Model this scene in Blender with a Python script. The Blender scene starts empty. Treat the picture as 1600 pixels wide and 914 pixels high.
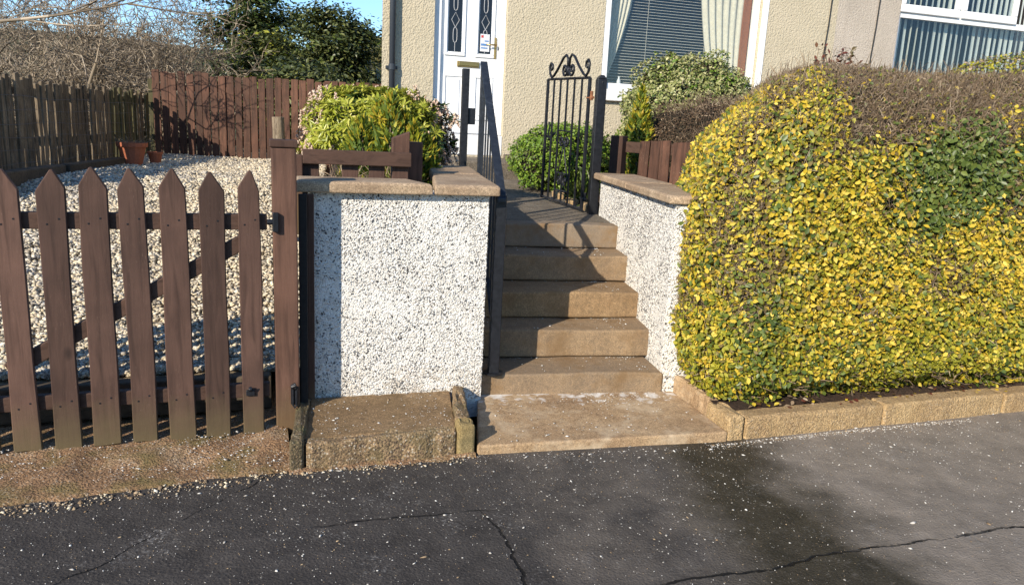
import bpy, bmesh, math, random
import numpy as np
from mathutils import Vector, Matrix
random.seed(7); RNG = np.random.default_rng(11)
SC = bpy.context.scene
COL = SC.collection
R = math.radians

# ---------------------------------------------------------------- camera
PITCH, ROLL, EYE = R(12.2), 0.05, 1.55
_f = Vector((0, math.cos(PITCH), -math.sin(PITCH)))
_r0 = Vector((1, 0, 0)); _u0 = Vector((0, math.sin(PITCH), math.cos(PITCH)))
_r = _r0*math.cos(ROLL) + _u0*math.sin(ROLL); _u = _u0*math.cos(ROLL) - _r0*math.sin(ROLL)
cam_d = bpy.data.cameras.new('camera'); cam = bpy.data.objects.new('camera', cam_d); COL.objects.link(cam)
M = Matrix((_r, _u, -_f)).transposed().to_4x4(); M.translation = (0, 0, EYE)
cam.matrix_world = M
cam_d.sensor_width = 36; cam_d.lens = 27.0; cam_d.clip_start = .05; cam_d.clip_end = 1500
SC.camera = cam
# ---------------------------------------------------------------- light
SUN_EL, SUN_HEAD = R(26), R(31.5)          # light travels to the right of +Y by SUN_HEAD
w = bpy.data.worlds.new('World'); SC.world = w; w.use_nodes = True
wn = w.node_tree.nodes; wl = w.node_tree.links
sky = wn.new('ShaderNodeTexSky'); sky.sky_type = 'NISHITA'; sky.sun_disc = False
sky.sun_elevation = SUN_EL; sky.sun_rotation = R(180) + SUN_HEAD
sky.air_density = 1.0; sky.dust_density = .0; sky.ozone_density = 6.0
wl.new(sky.outputs[0], wn['Background'].inputs[0]); wn['Background'].inputs[1].default_value = .112
sd = bpy.data.lights.new('sun', 'SUN'); sd.energy = 3.75; sd.angle = R(.5); sd.color = (1, .90, .755)
so = bpy.data.objects.new('sun', sd); COL.objects.link(so)
ldir = Vector((math.sin(SUN_HEAD)*math.cos(SUN_EL), math.cos(SUN_HEAD)*math.cos(SUN_EL), -math.sin(SUN_EL)))
so.rotation_euler = ldir.to_track_quat('-Z', 'Y').to_euler(); so.location = -ldir*30
SC.view_settings.view_transform = 'Standard'; SC.view_settings.look = 'None'
SC.view_settings.exposure = 0.95; SC.view_settings.gamma = 1.0; SC.view_settings.use_curve_mapping = False
SC.cycles.max_bounces = 6; SC.cycles.transparent_max_bounces = 12

# ---------------------------------------------------------------- material helpers
class NT:
    def __init__(s, name):
        s.m = bpy.data.materials.new(name); s.m.use_nodes = True
        s.t = s.m.node_tree; s.n = s.t.nodes; s.b = s.n['Principled BSDF']; s.b.inputs['Specular IOR Level'].default_value = .3
        s.tc = s.n.new('ShaderNodeTexCoord')
    def link(s, a, b): s.t.links.new(a, b)
    def inp(s, node, key, v):
        if v is None: return
        i = node.inputs[key]
        if hasattr(v, 'is_output') or isinstance(v, bpy.types.NodeSocket): s.link(v, i)
        else: i.default_value = v
    def obj(s, scale=(1, 1, 1), rnd=False, rot=(0, 0, 0)):
        mp = s.n.new('ShaderNodeMapping'); mp.inputs['Scale'].default_value = scale; mp.inputs['Rotation'].default_value = rot
        s.link(s.tc.outputs['Object'], mp.inputs['Vector'])
        if rnd:
            oi = s.n.new('ShaderNodeObjectInfo'); mu = s.n.new('ShaderNodeMath'); mu.operation = 'MULTIPLY'; mu.inputs[1].default_value = 37.0
            s.link(oi.outputs['Random'], mu.inputs[0])
            cb = s.n.new('ShaderNodeCombineXYZ')
            for k in range(3): s.link(mu.outputs[0], cb.inputs[k])
            s.link(cb.outputs[0], mp.inputs['Location'])
        return mp.outputs[0]
    def noise(s, scale, detail=4, rough=.55, vec=None, dist=0):
        n = s.n.new('ShaderNodeTexNoise'); n.inputs['Scale'].default_value = scale; n.inputs['Detail'].default_value = detail
        n.inputs['Roughness'].default_value = rough; n.inputs['Distortion'].default_value = dist
        s.link(vec if vec is not None else s.tc.outputs['Object'], n.inputs['Vector']); return n.outputs['Fac']
    def voro(s, scale, feature='F1', vec=None, out='Distance', rnd=1):
        n = s.n.new('ShaderNodeTexVoronoi'); n.feature = feature; n.inputs['Scale'].default_value = scale; n.inputs['Randomness'].default_value = rnd
        s.link(vec if vec is not None else s.tc.outputs['Object'], n.inputs['Vector']); return n.outputs[out]
    def ramp(s, fac, stops, interp='LINEAR'):
        n = s.n.new('ShaderNodeValToRGB'); n.color_ramp.interpolation = interp; e = n.color_ramp.elements
        while len(e) < len(stops): e.new(.5)
        for k, (p, c) in enumerate(stops):
            e[k].position = p; e[k].color = (c, c, c, 1) if not isinstance(c, tuple) else (*c, 1)
        s.link(fac, n.inputs[0]); return n.outputs[0]
    def mix(s, fac, a, b, mode='MIX'):
        n = s.n.new('ShaderNodeMix'); n.data_type = 'RGBA'; n.blend_type = mode
        for k, v in ((0, fac), (6, a), (7, b)):
            if isinstance(v, tuple): v = (*v, 1) if len(v) == 3 else v
            s.inp(n, k, v)
        return n.outputs[2]
    def math(s, op, a, b=None, clamp=False):
        n = s.n.new('ShaderNodeMath'); n.operation = op; n.use_clamp = clamp
        s.inp(n, 0, a); s.inp(n, 1, b); return n.outputs[0]
    def bump(s, h, strength=.5, dist=.01, prev=None):
        n = s.n.new('ShaderNodeBump'); n.inputs['Strength'].default_value = strength; n.inputs['Distance'].default_value = dist
        s.link(h, n.inputs['Height'])
        if prev is not None: s.link(prev, n.inputs['Normal'])
        s.link(n.outputs[0], s.b.inputs['Normal']); return n.outputs[0]
    def color(s, c): s.inp(s.b, 'Base Color', (*c, 1) if isinstance(c, tuple) else c)
    def rough(s, r): s.inp(s.b, 'Roughness', r)
    def island(s):
        g = s.n.new('ShaderNodeNewGeometry'); return g.outputs['Random Per Island']
    def objrand(s):
        g = s.n.new('ShaderNodeObjectInfo'); return g.outputs['Random']
    def sep(s, vec):
        n = s.n.new('ShaderNodeSeparateXYZ'); s.link(vec, n.inputs[0]); return n.outputs

def simple(name, c, r=.6, metal=0, var=.0, bump=0, scale=40):
    t = NT(name)
    if var:
        n = t.noise(scale, 5)
        t.color(t.ramp(n, [(.3, tuple(x*(1-var) for x in c)), (.7, tuple(min(1, x*(1+var)) for x in c))]))
        if bump: t.bump(n, bump, .004)
    else: t.color(c)
    t.rough(r); t.b.inputs['Metallic'].default_value = metal
    return t.m

def wood(name, dark, light, worn, wear=.62, rough=.75, along='z', foot=None):
    t = NT(name)
    sc = {'z': (22, 22, 1.6), 'x': (1.6, 22, 22)}[along]
    v = t.obj(sc, rnd=True); n = t.noise(1.6, 6, .6, v, .6)
    v2 = t.obj((1, 1, 1), rnd=True)
    big = t.noise(5, 3, .5, v2); fine = t.noise(7, 6, .7, t.obj(tuple(k*3 for k in sc), rnd=True))
    c = t.ramp(n, [(.3, dark), (.55, light), (.75, tuple(x*.75 for x in light))])
    tint = t.ramp(t.objrand(), [(0, .62), (1, 1.35)])
    c = t.mix(1.0, c, tint, 'MULTIPLY')
    c = t.mix(t.ramp(big, [(.35, 0.0), (.7, .45)]), c, tuple(x*.6 for x in dark))
    wr = t.math('MULTIPLY', t.ramp(fine, [(wear, 0.0), (wear+.12, 1.0)]), t.ramp(t.noise(3.5, 4, .6, v2), [(.42, 0.05), (.62, .8)]))
    c = t.mix(wr, c, worn)
    kn = t.voro(4.5, 'F1', t.obj((1, 1, .55) if along == 'z' else (.55, 1, 1), rnd=True))
    c = t.mix(t.ramp(kn, [(.03, .8), (.1, 0.0)]), c, tuple(x*.45 for x in dark))
    if foot:      # damp, algae and splash dirt soaked into the foot of the timber
        z = t.sep(t.tc.outputs['Object'])[2]
        f = t.math('ADD', z, t.math('MULTIPLY', t.noise(14, 4), .2))
        c = t.mix(t.ramp(f, [(.10, .85), (.34, 0.0)]), c, foot)
    t.color(c); t.rough(rough)
    b = t.bump(n, .35, .004); t.bump(fine, .3, .002, b)
    return t.m

def concrete(name, c1, c2, c3, grain=160, bump=.5, stain=None, rough=.9, agg=0, big=3.0, splash=False, vary=None):
    t = NT(name)
    n1 = t.noise(big, 5, .6); n2 = t.noise(grain, 3, .7); vor = t.voro(grain*.8)
    c = t.ramp(n1, [(.3, c1), (.55, c2), (.75, c3)])
    c = t.mix(t.ramp(n2, [(.35, .55), (.6, 0.0)]), c, tuple(x*.45 for x in c1))
    c = t.mix(t.ramp(n2, [(.62, 0.0), (.75, .5)]), c, tuple(min(1, x*1.5) for x in c3))
    md = t.noise(34, 5, .7); c = t.mix(1.0, c, t.ramp(md, [(.3, .70), (.5, 1.0), (.72, 1.22)]), 'MULTIPLY')
    gr = t.noise(grain*.5, 4, .75); c = t.mix(1.0, c, t.ramp(gr, [(.32, .55), (.5, 1.0), (.68, 1.35)]), 'MULTIPLY')
    if agg:
        vc = t.voro(95, 'F1', out='Color'); sp = t.sep(vc)
        pc = t.ramp(sp[0], [(0, (.09, .06, .045)), (.35, (.27, .17, .10)), (.6, (.40, .27, .15)), (.8, (.5, .43, .33)), (1, (.62, .57, .48))], 'CONSTANT')
        c = t.mix(t.math('MULTIPLY', t.ramp(t.voro(95), [(.35, agg), (.6, 0.0)]), t.ramp(t.noise(9, 4), [(.35, .2), (.55, 1.0)])), c, pc)
    if vary: c = t.mix(t.ramp(t.objrand(), [(0, 0.0), (1, .75)]), c, vary)
    if stain:
        c = t.mix(t.ramp(t.noise(5.5, 6, .65), [(.48, 0.0), (.68, .8)]), c, stain)
    if splash:    # spilt white masonry paint near the foot of the steps
        x, y, z = t.sep(t.tc.outputs['Object']); dd = t.math('SUBTRACT', y, t.math('MULTIPLY', x, .2))     # grows towards the bottom riser
        near = t.ramp(t.math('MULTIPLY', dd, .2), [(.745, 0.0), (.835, 1.0)])
        sp_ = t.math('ADD', t.math('MULTIPLY', t.noise(13, 5, .55, dist=.4), .8), t.math('MULTIPLY', near, .23))
        c = t.mix(t.ramp(sp_, [(.60, 0.0), (.655, .55), (.72, .95)]), c, (.70, .68, .64))
    t.color(c); t.rough(rough)
    b = t.bump(n2, bump, .003); b = t.bump(vor, bump*.6, .004, b); b = t.bump(gr, bump, .005, b)
    if agg: b = t.bump(t.voro(95), .8, -.006, b)
    t.bump(t.noise(14, 4), .22, .012, b)
    return t.m

def leafmat(name, c1, c2, c3, rough=.5, trans=.25, spec=.3):
    t = NT(name); i = t.island()
    c = t.ramp(i, [(0, c1), (.5, c2), (1, c3)])
    t.color(c); t.rough(rough); t.b.inputs['Specular IOR Level'].default_value = spec
    tr = t.n.new('ShaderNodeBsdfTranslucent'); t.link(c, tr.inputs[0])
    mx = t.n.new('ShaderNodeMixShader'); mx.inputs[0].default_value = trans
    t.link(t.b.outputs[0], mx.inputs[1]); t.link(tr.outputs[0], mx.inputs[2])
    t.link(mx.outputs[0], t.n['Material Output'].inputs[0])
    return t.m

def chipmat(name, stops, rough=.8, interp='LINEAR', dirt=False):
    t = NT(name); c = t.ramp(t.island(), stops, interp)
    c = t.mix(t.ramp(t.noise(120, 3), [(.35, .3), (.65, 0.0)]), c, (.2, .17, .13))
    if dirt:      # splashed soil soaked into the foot of the wall, and faint grey runs
        z = t.sep(t.tc.outputs['Object'])[2]
        c = t.mix(t.ramp(t.math('ADD', z, t.math('MULTIPLY', t.noise(7, 5), .35)), [(.25, .7), (.46, 0.0)]), c, (.36, .29, .20))
        c = t.mix(t.ramp(t.noise(2.5, 5, .6, t.obj((4, 4, .5))), [(.52, 0.0), (.75, .35)]), c, (.45, .43, .38))
    t.color(c); t.rough(rough)
    return t.m

def glassmat(name, tint=(.8, .85, .85)):
    t = NT(name); n = t.n
    tr = n.new('ShaderNodeBsdfTransparent'); tr.inputs[0].default_value = (*tint, 1)
    gl = n.new('ShaderNodeBsdfGlossy'); gl.inputs['Roughness'].default_value = .02
    lw_ = n.new('ShaderNodeLayerWeight'); lw_.inputs[0].default_value = .5
    fr = t.math('ADD', t.math('MULTIPLY', t.math('POWER', lw_.outputs['Facing'], 4.0), .9), .055)
    mx = n.new('ShaderNodeMixShader'); t.link(fr, mx.inputs[0]); t.link(tr.outputs[0], mx.inputs[1]); t.link(gl.outputs[0], mx.inputs[2])
    t.link(mx.outputs[0], n['Material Output'].inputs[0]); return t.m

MT = {}
MT['picket'] = wood('painted_gate_wood', (.050, .026, .018), (.102, .055, .039), (.26, .17, .12), .60, foot=(.10, .075, .035))
MT['post'] = wood('painted_post_wood', (.052, .026, .017), (.098, .050, .033), (.30, .20, .14), .60, foot=(.13, .085, .04))
MT['rail'] = wood('painted_rail_wood', (.050, .026, .017), (.102, .055, .037), (.26, .16, .11), .66, along='x')
MT['brownfence'] = wood('red_brown_fence_wood', (.034, .016, .009), (.105, .047, .028), (.26, .17, .11), .56)
MT['greyfence'] = wood('weathered_paling_wood', (.035, .025, .016), (.175, .13, .082), (.44, .36, .26), .50, .9)
MT['greenfence'] = wood('mossy_paling_wood', (.045, .042, .018), (.12, .105, .05), (.26, .22, .12), .58, .9)
MT['blackwood'] = simple('black_painted_board', (.012, .010, .009), .7, var=.4)
MT['sleeper'] = wood('old_sleeper_wood', (.05, .04, .028), (.12, .09, .06), (.22, .18, .12), .6, .9, 'x')
MT['coping'] = concrete('coping_concrete', (0.324, 0.222, 0.137), (0.441, 0.321, 0.205), (0.544, 0.420, 0.285), 220, .4, (0.220, 0.148, 0.091))
MT['step'] = concrete('step_concrete', (0.253, 0.159, 0.079), (0.339, 0.220, 0.109), (0.407, 0.274, 0.144), 240, .45, (0.197, 0.121, 0.057), vary=(.20, .17, .135))
MT['slab'] = concrete('slab_concrete', (0.302, 0.193, 0.106), (0.424, 0.287, 0.157), (0.544, 0.402, 0.251), 260, .4, (0.544, 0.430, 0.289), splash=True)
MT['wornslab'] = concrete('worn_slab_concrete', (0.187, 0.117, 0.056), (0.316, 0.207, 0.106), (0.431, 0.303, 0.175), 190, .7, (0.129, 0.083, 0.037))
MT['agg'] = concrete('exposed_aggregate_concrete', (0.172, 0.117, 0.062), (0.286, 0.198, 0.105), (0.386, 0.273, 0.161), 170, .8, (0.114, 0.089, 0.037), agg=.9)
MT['yellowblock'] = concrete('lichened_block_concrete', (0.230, 0.161, 0.063), (0.322, 0.230, 0.092), (0.391, 0.299, 0.149), 200, .7, (0.161, 0.127, 0.057))
MT['kerb'] = concrete('kerb_concrete', (0.406, 0.267, 0.130), (0.535, 0.371, 0.182), (0.681, 0.490, 0.257), 210, .7, (0.324, 0.208, 0.094), agg=.35)
MT['mossy'] = concrete('mossy_kerb_concrete', (.085, .066, .036), (.15, .115, .062), (.23, .18, .11), 190, .5, (.075, .075, .025), agg=.35)
MT['lip'] = concrete('rough_ramp_concrete', (0.187, 0.110, 0.055), (0.358, 0.206, 0.104), (0.512, 0.368, 0.221), 150, 1.0, (0.155, 0.125, 0.042), agg=.55, big=4.5)
MT['path'] = concrete('path_concrete', (0.120, 0.102, 0.078), (0.192, 0.162, 0.120), (0.264, 0.228, 0.180), 180, .6, (0.120, 0.096, 0.066), agg=.3)
MT['gravelbed'] = concrete('driveway_fines', (.26, .21, .14), (.36, .29, .19), (.44, .36, .25), 90, .9, (.2, .15, .09))
MT['soil'] = concrete('soil', (.035, .02, .012), (.06, .036, .022), (.09, .055, .033), 90, 1.2, (.03, .02, .012))
MT['litter'] = concrete('leaf_litter_soil', (.10, .05, .022), (.17, .085, .04), (.22, .12, .06), 90, 1.2, (.06, .035, .02))
MT['iron'] = simple('black_painted_iron', (.012, .013, .016), .38, var=.4, bump=.1)
def handrail_metal():
    t = NT('weathered_handrail_paint'); n = t.noise(30, 6, .7); z = t.noise(9, 3)
    c = t.ramp(n, [(.3, (.010, .012, .016)), (.6, (.024, .029, .037)), (.78, (.08, .092, .108))])
    t.color(t.mix(t.ramp(z, [(.4, 0.0), (.65, .5)]), c, (.014, .016, .02))); t.rough(.45); t.bump(n, .15, .002)
    return t.m
MT['rail_iron'] = handrail_metal()
MT['rust'] = simple('rusty_iron', (.22, .09, .04), .8, var=.5)
MT['galv'] = simple('galvanised_steel', (.35, .36, .37), .5, .6)
MT['wire'] = simple('fence_wire', (.14, .13, .12), .6, .4)
MT['white'] = simple('white_plastic_frame', (.80, .80, .79), .35)
MT['whitepaint'] = simple('white_painted_step', (.74, .73, .70), .7, var=.05)
MT['brass'] = simple('brass', (.42, .29, .11), .32, .9)
MT['pipe'] = simple('grey_downpipe_plastic', (.035, .042, .052), .4)
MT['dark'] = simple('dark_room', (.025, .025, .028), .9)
MT['glass'] = glassmat('window_glass', (.93, .94, .93))
MT['doorglass'] = simple('dark_door_glass', (.012, .016, .024), .06)
MT['lead'] = simple('silver_leading', (.5, .5, .5), .45, .3)
MT['slat'] = simple('pale_blind_slat', (.70, .67, .58), .5)
MT['vslat'] = simple('grey_green_vertical_blind', (.66, .70, .64), .7, var=.05, scale=8)
MT['curtain'] = simple('pale_net_curtain', (.66, .62, .50), .9, var=.1, scale=30)
MT['timber_in'] = simple('orange_varnished_timber', (.30, .11, .035), .5, var=.15)
MT['terracotta'] = simple('terracotta', (.34, .11, .055), .8, var=.15, bump=.2)
MT['blue'] = simple('blue_petals', (.06, .16, .55), .7, var=.3)
MT['cable'] = simple('black_cable', (.02, .02, .02), .6)
MT['card'] = simple('door_card', (.68, .70, .72), .5)
MT['cardblue'] = simple('card_print_blue', (.10, .22, .45), .5)
MT['cardred'] = simple('card_print_red', (.5, .06, .05), .5)
MT['roof'] = simple('slate_roof', (.06, .055, .055), .8, var=.3)
MT['twig'] = chipmat('bare_twig_bark', [(0, (.07, .05, .034)), (.5, (.18, .14, .095)), (.8, (.34, .27, .19)), (1, (.50, .41, .30))])
MT['limb'] = simple('grey_bark', (.15, .115, .08), .9, var=.4, bump=.6)
MT['hedgetwig'] = chipmat('dry_hedge_twig', [(0, (.07, .045, .026)), (.45, (.19, .125, .072)), (.8, (.30, .215, .13)), (1, (.46, .36, .25))])
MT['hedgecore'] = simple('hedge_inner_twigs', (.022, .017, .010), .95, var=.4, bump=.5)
MT['heath'] = leafmat('brown_heath_leaf', (.05, .03, .018), (.085, .05, .028), (.13, .08, .04), .7, .15)
MT['l_yel'] = leafmat('golden_privet_leaf', (.37, .24, .02), (.55, .395, .032), (.64, .50, .095), .5, .2, .25)
MT['l_dry'] = leafmat('dry_privet_leaf', (.12, .08, .03), (.20, .155, .045), (.24, .23, .05), .6, .15, .25)
MT['l_yg'] = leafmat('lime_privet_leaf', (.15, .15, .015), (.27, .26, .022), (.41, .36, .04), .5, .22, .25)
MT['l_gr'] = leafmat('green_privet_leaf', (.05, .078, .014), (.095, .132, .024), (.16, .195, .04), .42, .18, .4)
MT['ev'] = leafmat('dark_evergreen_leaf', (.035, .048, .015), (.07, .09, .028), (.17, .18, .055), .42, .18, .45)
MT['pieris'] = leafmat('pieris_leaf', (.18, .22, .02), (.34, .36, .035), (.50, .48, .09), .35, .25, .45)
MT['pieris_d'] = leafmat('dark_pieris_leaf', (.03, .06, .012), (.05, .09, .016), (.08, .13, .025), .35, .15, .45)
MT['blossom'] = leafmat('pink_white_blossom', (.62, .40, .30), (.74, .56, .42), (.78, .68, .54), .7, .3)
MT['gold'] = leafmat('golden_conifer_spray', (.16, .20, .015), (.30, .29, .02), (.45, .30, .03), .6, .2)
MT['goldg'] = leafmat('green_conifer_spray', (.05, .09, .014), (.09, .14, .018), (.15, .19, .025), .6, .2)
MT['box'] = leafmat('bright_box_leaf', (.07, .14, .012), (.13, .22, .02), (.24, .32, .04), .45, .2)
MT['euo'] = leafmat('variegated_euonymus_leaf', (.14, .17, .04), (.28, .29, .10), (.48, .45, .22), .42, .2, .4)
MT['euo_d'] = leafmat('dark_euonymus_leaf', (.04, .07, .015), (.06, .10, .02), (.10, .14, .03), .42, .15)
MT['redleaf'] = leafmat('reddish_shrub_leaf', (.10, .025, .018), (.14, .05, .03), (.06, .09, .02), .4, .15)
MT['hillgrass'] = leafmat('hill_tree_leaf', (.06, .065, .022), (.10, .10, .035), (.16, .14, .05), .7, .1)
MT['chip'] = chipmat('white_paint_chip', [(0, (.34, .31, .27)), (.4, (.52, .49, .44)), (1, (.74, .72, .67))])
MT['tanchip'] = chipmat('tan_stone_chip', [(0, (.16, .10, .05)), (1, (.38, .28, .17))])
MT['gravel'] = chipmat('mixed_driveway_stone', [(0, (.16, .14, .115)), (.1, (.34, .28, .20)), (.3, (.56, .47, .32)), (.75, (.70, .59, .41)), (1, (.78, .71, .57))])
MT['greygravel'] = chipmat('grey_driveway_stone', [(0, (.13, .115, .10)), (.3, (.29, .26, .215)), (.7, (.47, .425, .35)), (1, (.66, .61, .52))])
MT['dash_w'] = chipmat('white_painted_dash', [(0, (.66, .63, .57)), (1, (.76, .735, .68))], dirt=True)
MT['dash_k'] = chipmat('bare_dark_dash', [(0, (.022, .022, .025)), (.5, (.075, .075, .08)), (1, (.26, .255, .25))])
MT['dash_g'] = chipmat('bare_grey_dash', [(0, (.16, .16, .16)), (1, (.34, .33, .32))])
def dashbase():
    t = NT('white_painted_render'); n = t.voro(120); n2 = t.noise(75, 4, .6)
    c = t.ramp(t.noise(45, 4, .6), [(.3, (.58, .555, .50)), (.55, (.72, .70, .645))])
    c = t.mix(t.ramp(t.noise(3, 4), [(.55, 0.0), (.8, .35)]), c, (.6, .53, .43))
    t.color(c); t.rough(.8); b = t.bump(n, .6, -.010); t.bump(n2, .5, .008, b); return t.m
MT['dash'] = dashbase()
def roughcast(name, c1, c2, speck, sc=26, k=.25):
    t = NT(name); n = t.noise(sc, 3, .55); n2 = t.noise(sc*3.2, 3, .6); v = t.voro(sc*1.6)
    c = t.ramp(t.noise(2.2, 5), [(.3, c1), (.7, c2)])
    c = t.mix(t.ramp(n2, [(.34, k), (.5, 0.0)]), c, speck)
    # faint vertical rain streaks, dirt with a shape of its own
    c = t.mix(t.ramp(t.noise(1.2, 5, .6, t.obj((5, 5, .35))), [(.55, 0.0), (.8, .22)]), c, speck)
    t.color(c); t.rough(.9)
    b = t.bump(n, .75, .016); b = t.bump(v, .55, -.011, b); t.bump(n2, .45, .006, b); return t.m
MT['cream'] = roughcast('cream_roughcast', (.465, .405, .285), (.525, .455, .328), (.38, .31, .21), 31, .2)
MT['pinkcast'] = roughcast('pinkish_pebble_roughcast', (.46, .40, .325), (.55, .48, .395), (.24, .19, .15), 44, .7)
def asphalt():
    t = NT('worn_asphalt'); P = t.tc.outputs['Object']; x, y, z = t.sep(P)
    # coordinates along (s) and across (q) the street
    s = t.math('ADD', t.math('MULTIPLY', x, .948), t.math('MULTIPLY', y, .317))
    q = t.math('SUBTRACT', t.math('MULTIPLY', y, .948), t.math('MULTIPLY', x, .317))
    big = t.noise(1.1, 5, .6); med = t.noise(7, 5, .65); fine = t.noise(120, 4, .75); vo = t.voro(95)
    c = t.ramp(med, [(.3, (.030, .026, .023)), (.6, (.051, .0445, .039)), (.8, (.08, .070, .060))])
    dry = t.ramp(t.math('ADD', t.math('MULTIPLY', s, .2), t.math('MULTIPLY', t.math('SUBTRACT', big, .5), .7)), [(.20, 0.0), (.50, 1.0)])
    c = t.mix(dry, c, t.ramp(med, [(.3, (.16, .134, .106)), (.7, (.25, .21, .166))]))
    # damp brownish patch that ran down from the steps
    wx = t.math('SUBTRACT', t.math('ADD', s, t.math('MULTIPLY', t.math('SUBTRACT', t.noise(2.2, 5), .5), .9)), t.math('ADD', 1.72, t.math('MULTIPLY', q, .13)))
    wet = t.ramp(t.math('ABSOLUTE', wx), [(.14, 1.0), (.5, 0.0)])
    c = t.mix(t.math('MULTIPLY', wet, .95), c, t.ramp(med, [(.3, (.018, .015, .008)), (.7, (.042, .034, .020))]))
    c = t.mix(t.ramp(t.noise(26, 4, .7), [(.58, 0.0), (.74, .45)]), c, (.14, .125, .105))
    c = t.mix(t.ramp(fine, [(.58, 0.0), (.70, .65)]), c, (.19, .17, .145))
    c = t.mix(t.ramp(fine, [(.3, .6), (.42, 0.0)]), c, (.009, .008, .007))
    # whitish scuffs
    sc = t.math('MULTIPLY', t.ramp(t.noise(3.3, 4, .6), [(.56, 0.0), (.72, 1.0)]), t.ramp(t.noise(60, 5, .75), [(.5, 0.0), (.66, .8)]))
    c = t.mix(sc, c, (.30, .285, .26))
    # cracks: along the street and across it
    def crack(coord, other, off, amp, w):
        n = t.math('MULTIPLY', t.math('SUBTRACT', t.noise(2.1, 6, .62), .5), amp)
        d = t.math('ABSOLUTE', t.math('SUBTRACT', t.math('ADD', coord, n), off))
        return t.ramp(t.math('DIVIDE', d, w), [(.0, 1.0), (.5, 1.0), (1.0, 0.0)])
    k1 = crack(q, s, 2.15, .16, .008); k1 = t.math('MULTIPLY', k1, t.ramp(s, [(.75, 0.0), (.95, 1.0)]))
    k2 = crack(s, q, .86, .22, .0075); k2 = t.math('MULTIPLY', k2, t.ramp(t.math('MULTIPLY', q, .33), [(.90, 1.0), (.94, 0.0)]))
    k3 = crack(q, s, 2.82, .14, .006); k3 = t.math('MULTIPLY', k3, t.ramp(s, [(.15, 0.0), (.3, 1.0), (.85, 1.0), (.95, 0.0)]))
    k4 = crack(t.math('SUBTRACT', s, t.math('MULTIPLY', q, 1.03)), q, -3.35, .3, .007)
    k = t.math('MAXIMUM', t.math('MAXIMUM', k1, k2), t.math('MAXIMUM', k3, k4))
    k = t.math('MULTIPLY', k, t.ramp(t.noise(3.7, 3), [(.36, 0.0), (.48, 1.0)]))
    c = t.mix(k, c, (.006, .005, .004))
    t.color(c)
    t.rough(t.math('SUBTRACT', .88, t.math('MULTIPLY', wet, .28)))
    t.b.inputs['Specular IOR Level'].default_value = .3
    b = t.bump(fine, .65, .004); b = t.bump(vo, .55, .004, b); b = t.bump(med, .4, .02, b); t.bump(k, 1.0, -.02, b)
    return t.m
MT['asphalt'] = asphalt()
def groundmat():
    t = NT('field_and_hill_grass'); n = t.noise(.35, 6, .65); f = t.noise(9, 5)
    c = t.ramp(n, [(.3, (.055, .062, .020)), (.55, (.11, .10, .040)), (.75, (.15, .125, .055))])
    t.color(t.mix(t.ramp(f, [(.4, .5), (.6, 0.0)]), c, (.04, .036, .016))); t.rough(.95); t.bump(f, .6, .05); return t.m
MT['ground'] = groundmat()

# ---------------------------------------------------------------- mesh helpers
OFF = {}
class Fr:
    """local frame on plan: u to the right, v away, yaw in degrees"""
    def __init__(s, x, y, yaw):
        a = R(yaw); s.o = Vector((x, y, 0)); s.u = Vector((math.cos(a), math.sin(a), 0)); s.v = Vector((-math.sin(a), math.cos(a), 0)); s.yaw = a
    def p(s, u, v, z): return s.o + s.u*u + s.v*v + Vector((0, 0, z))
WORLD = Fr(0, 0, 0)

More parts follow.
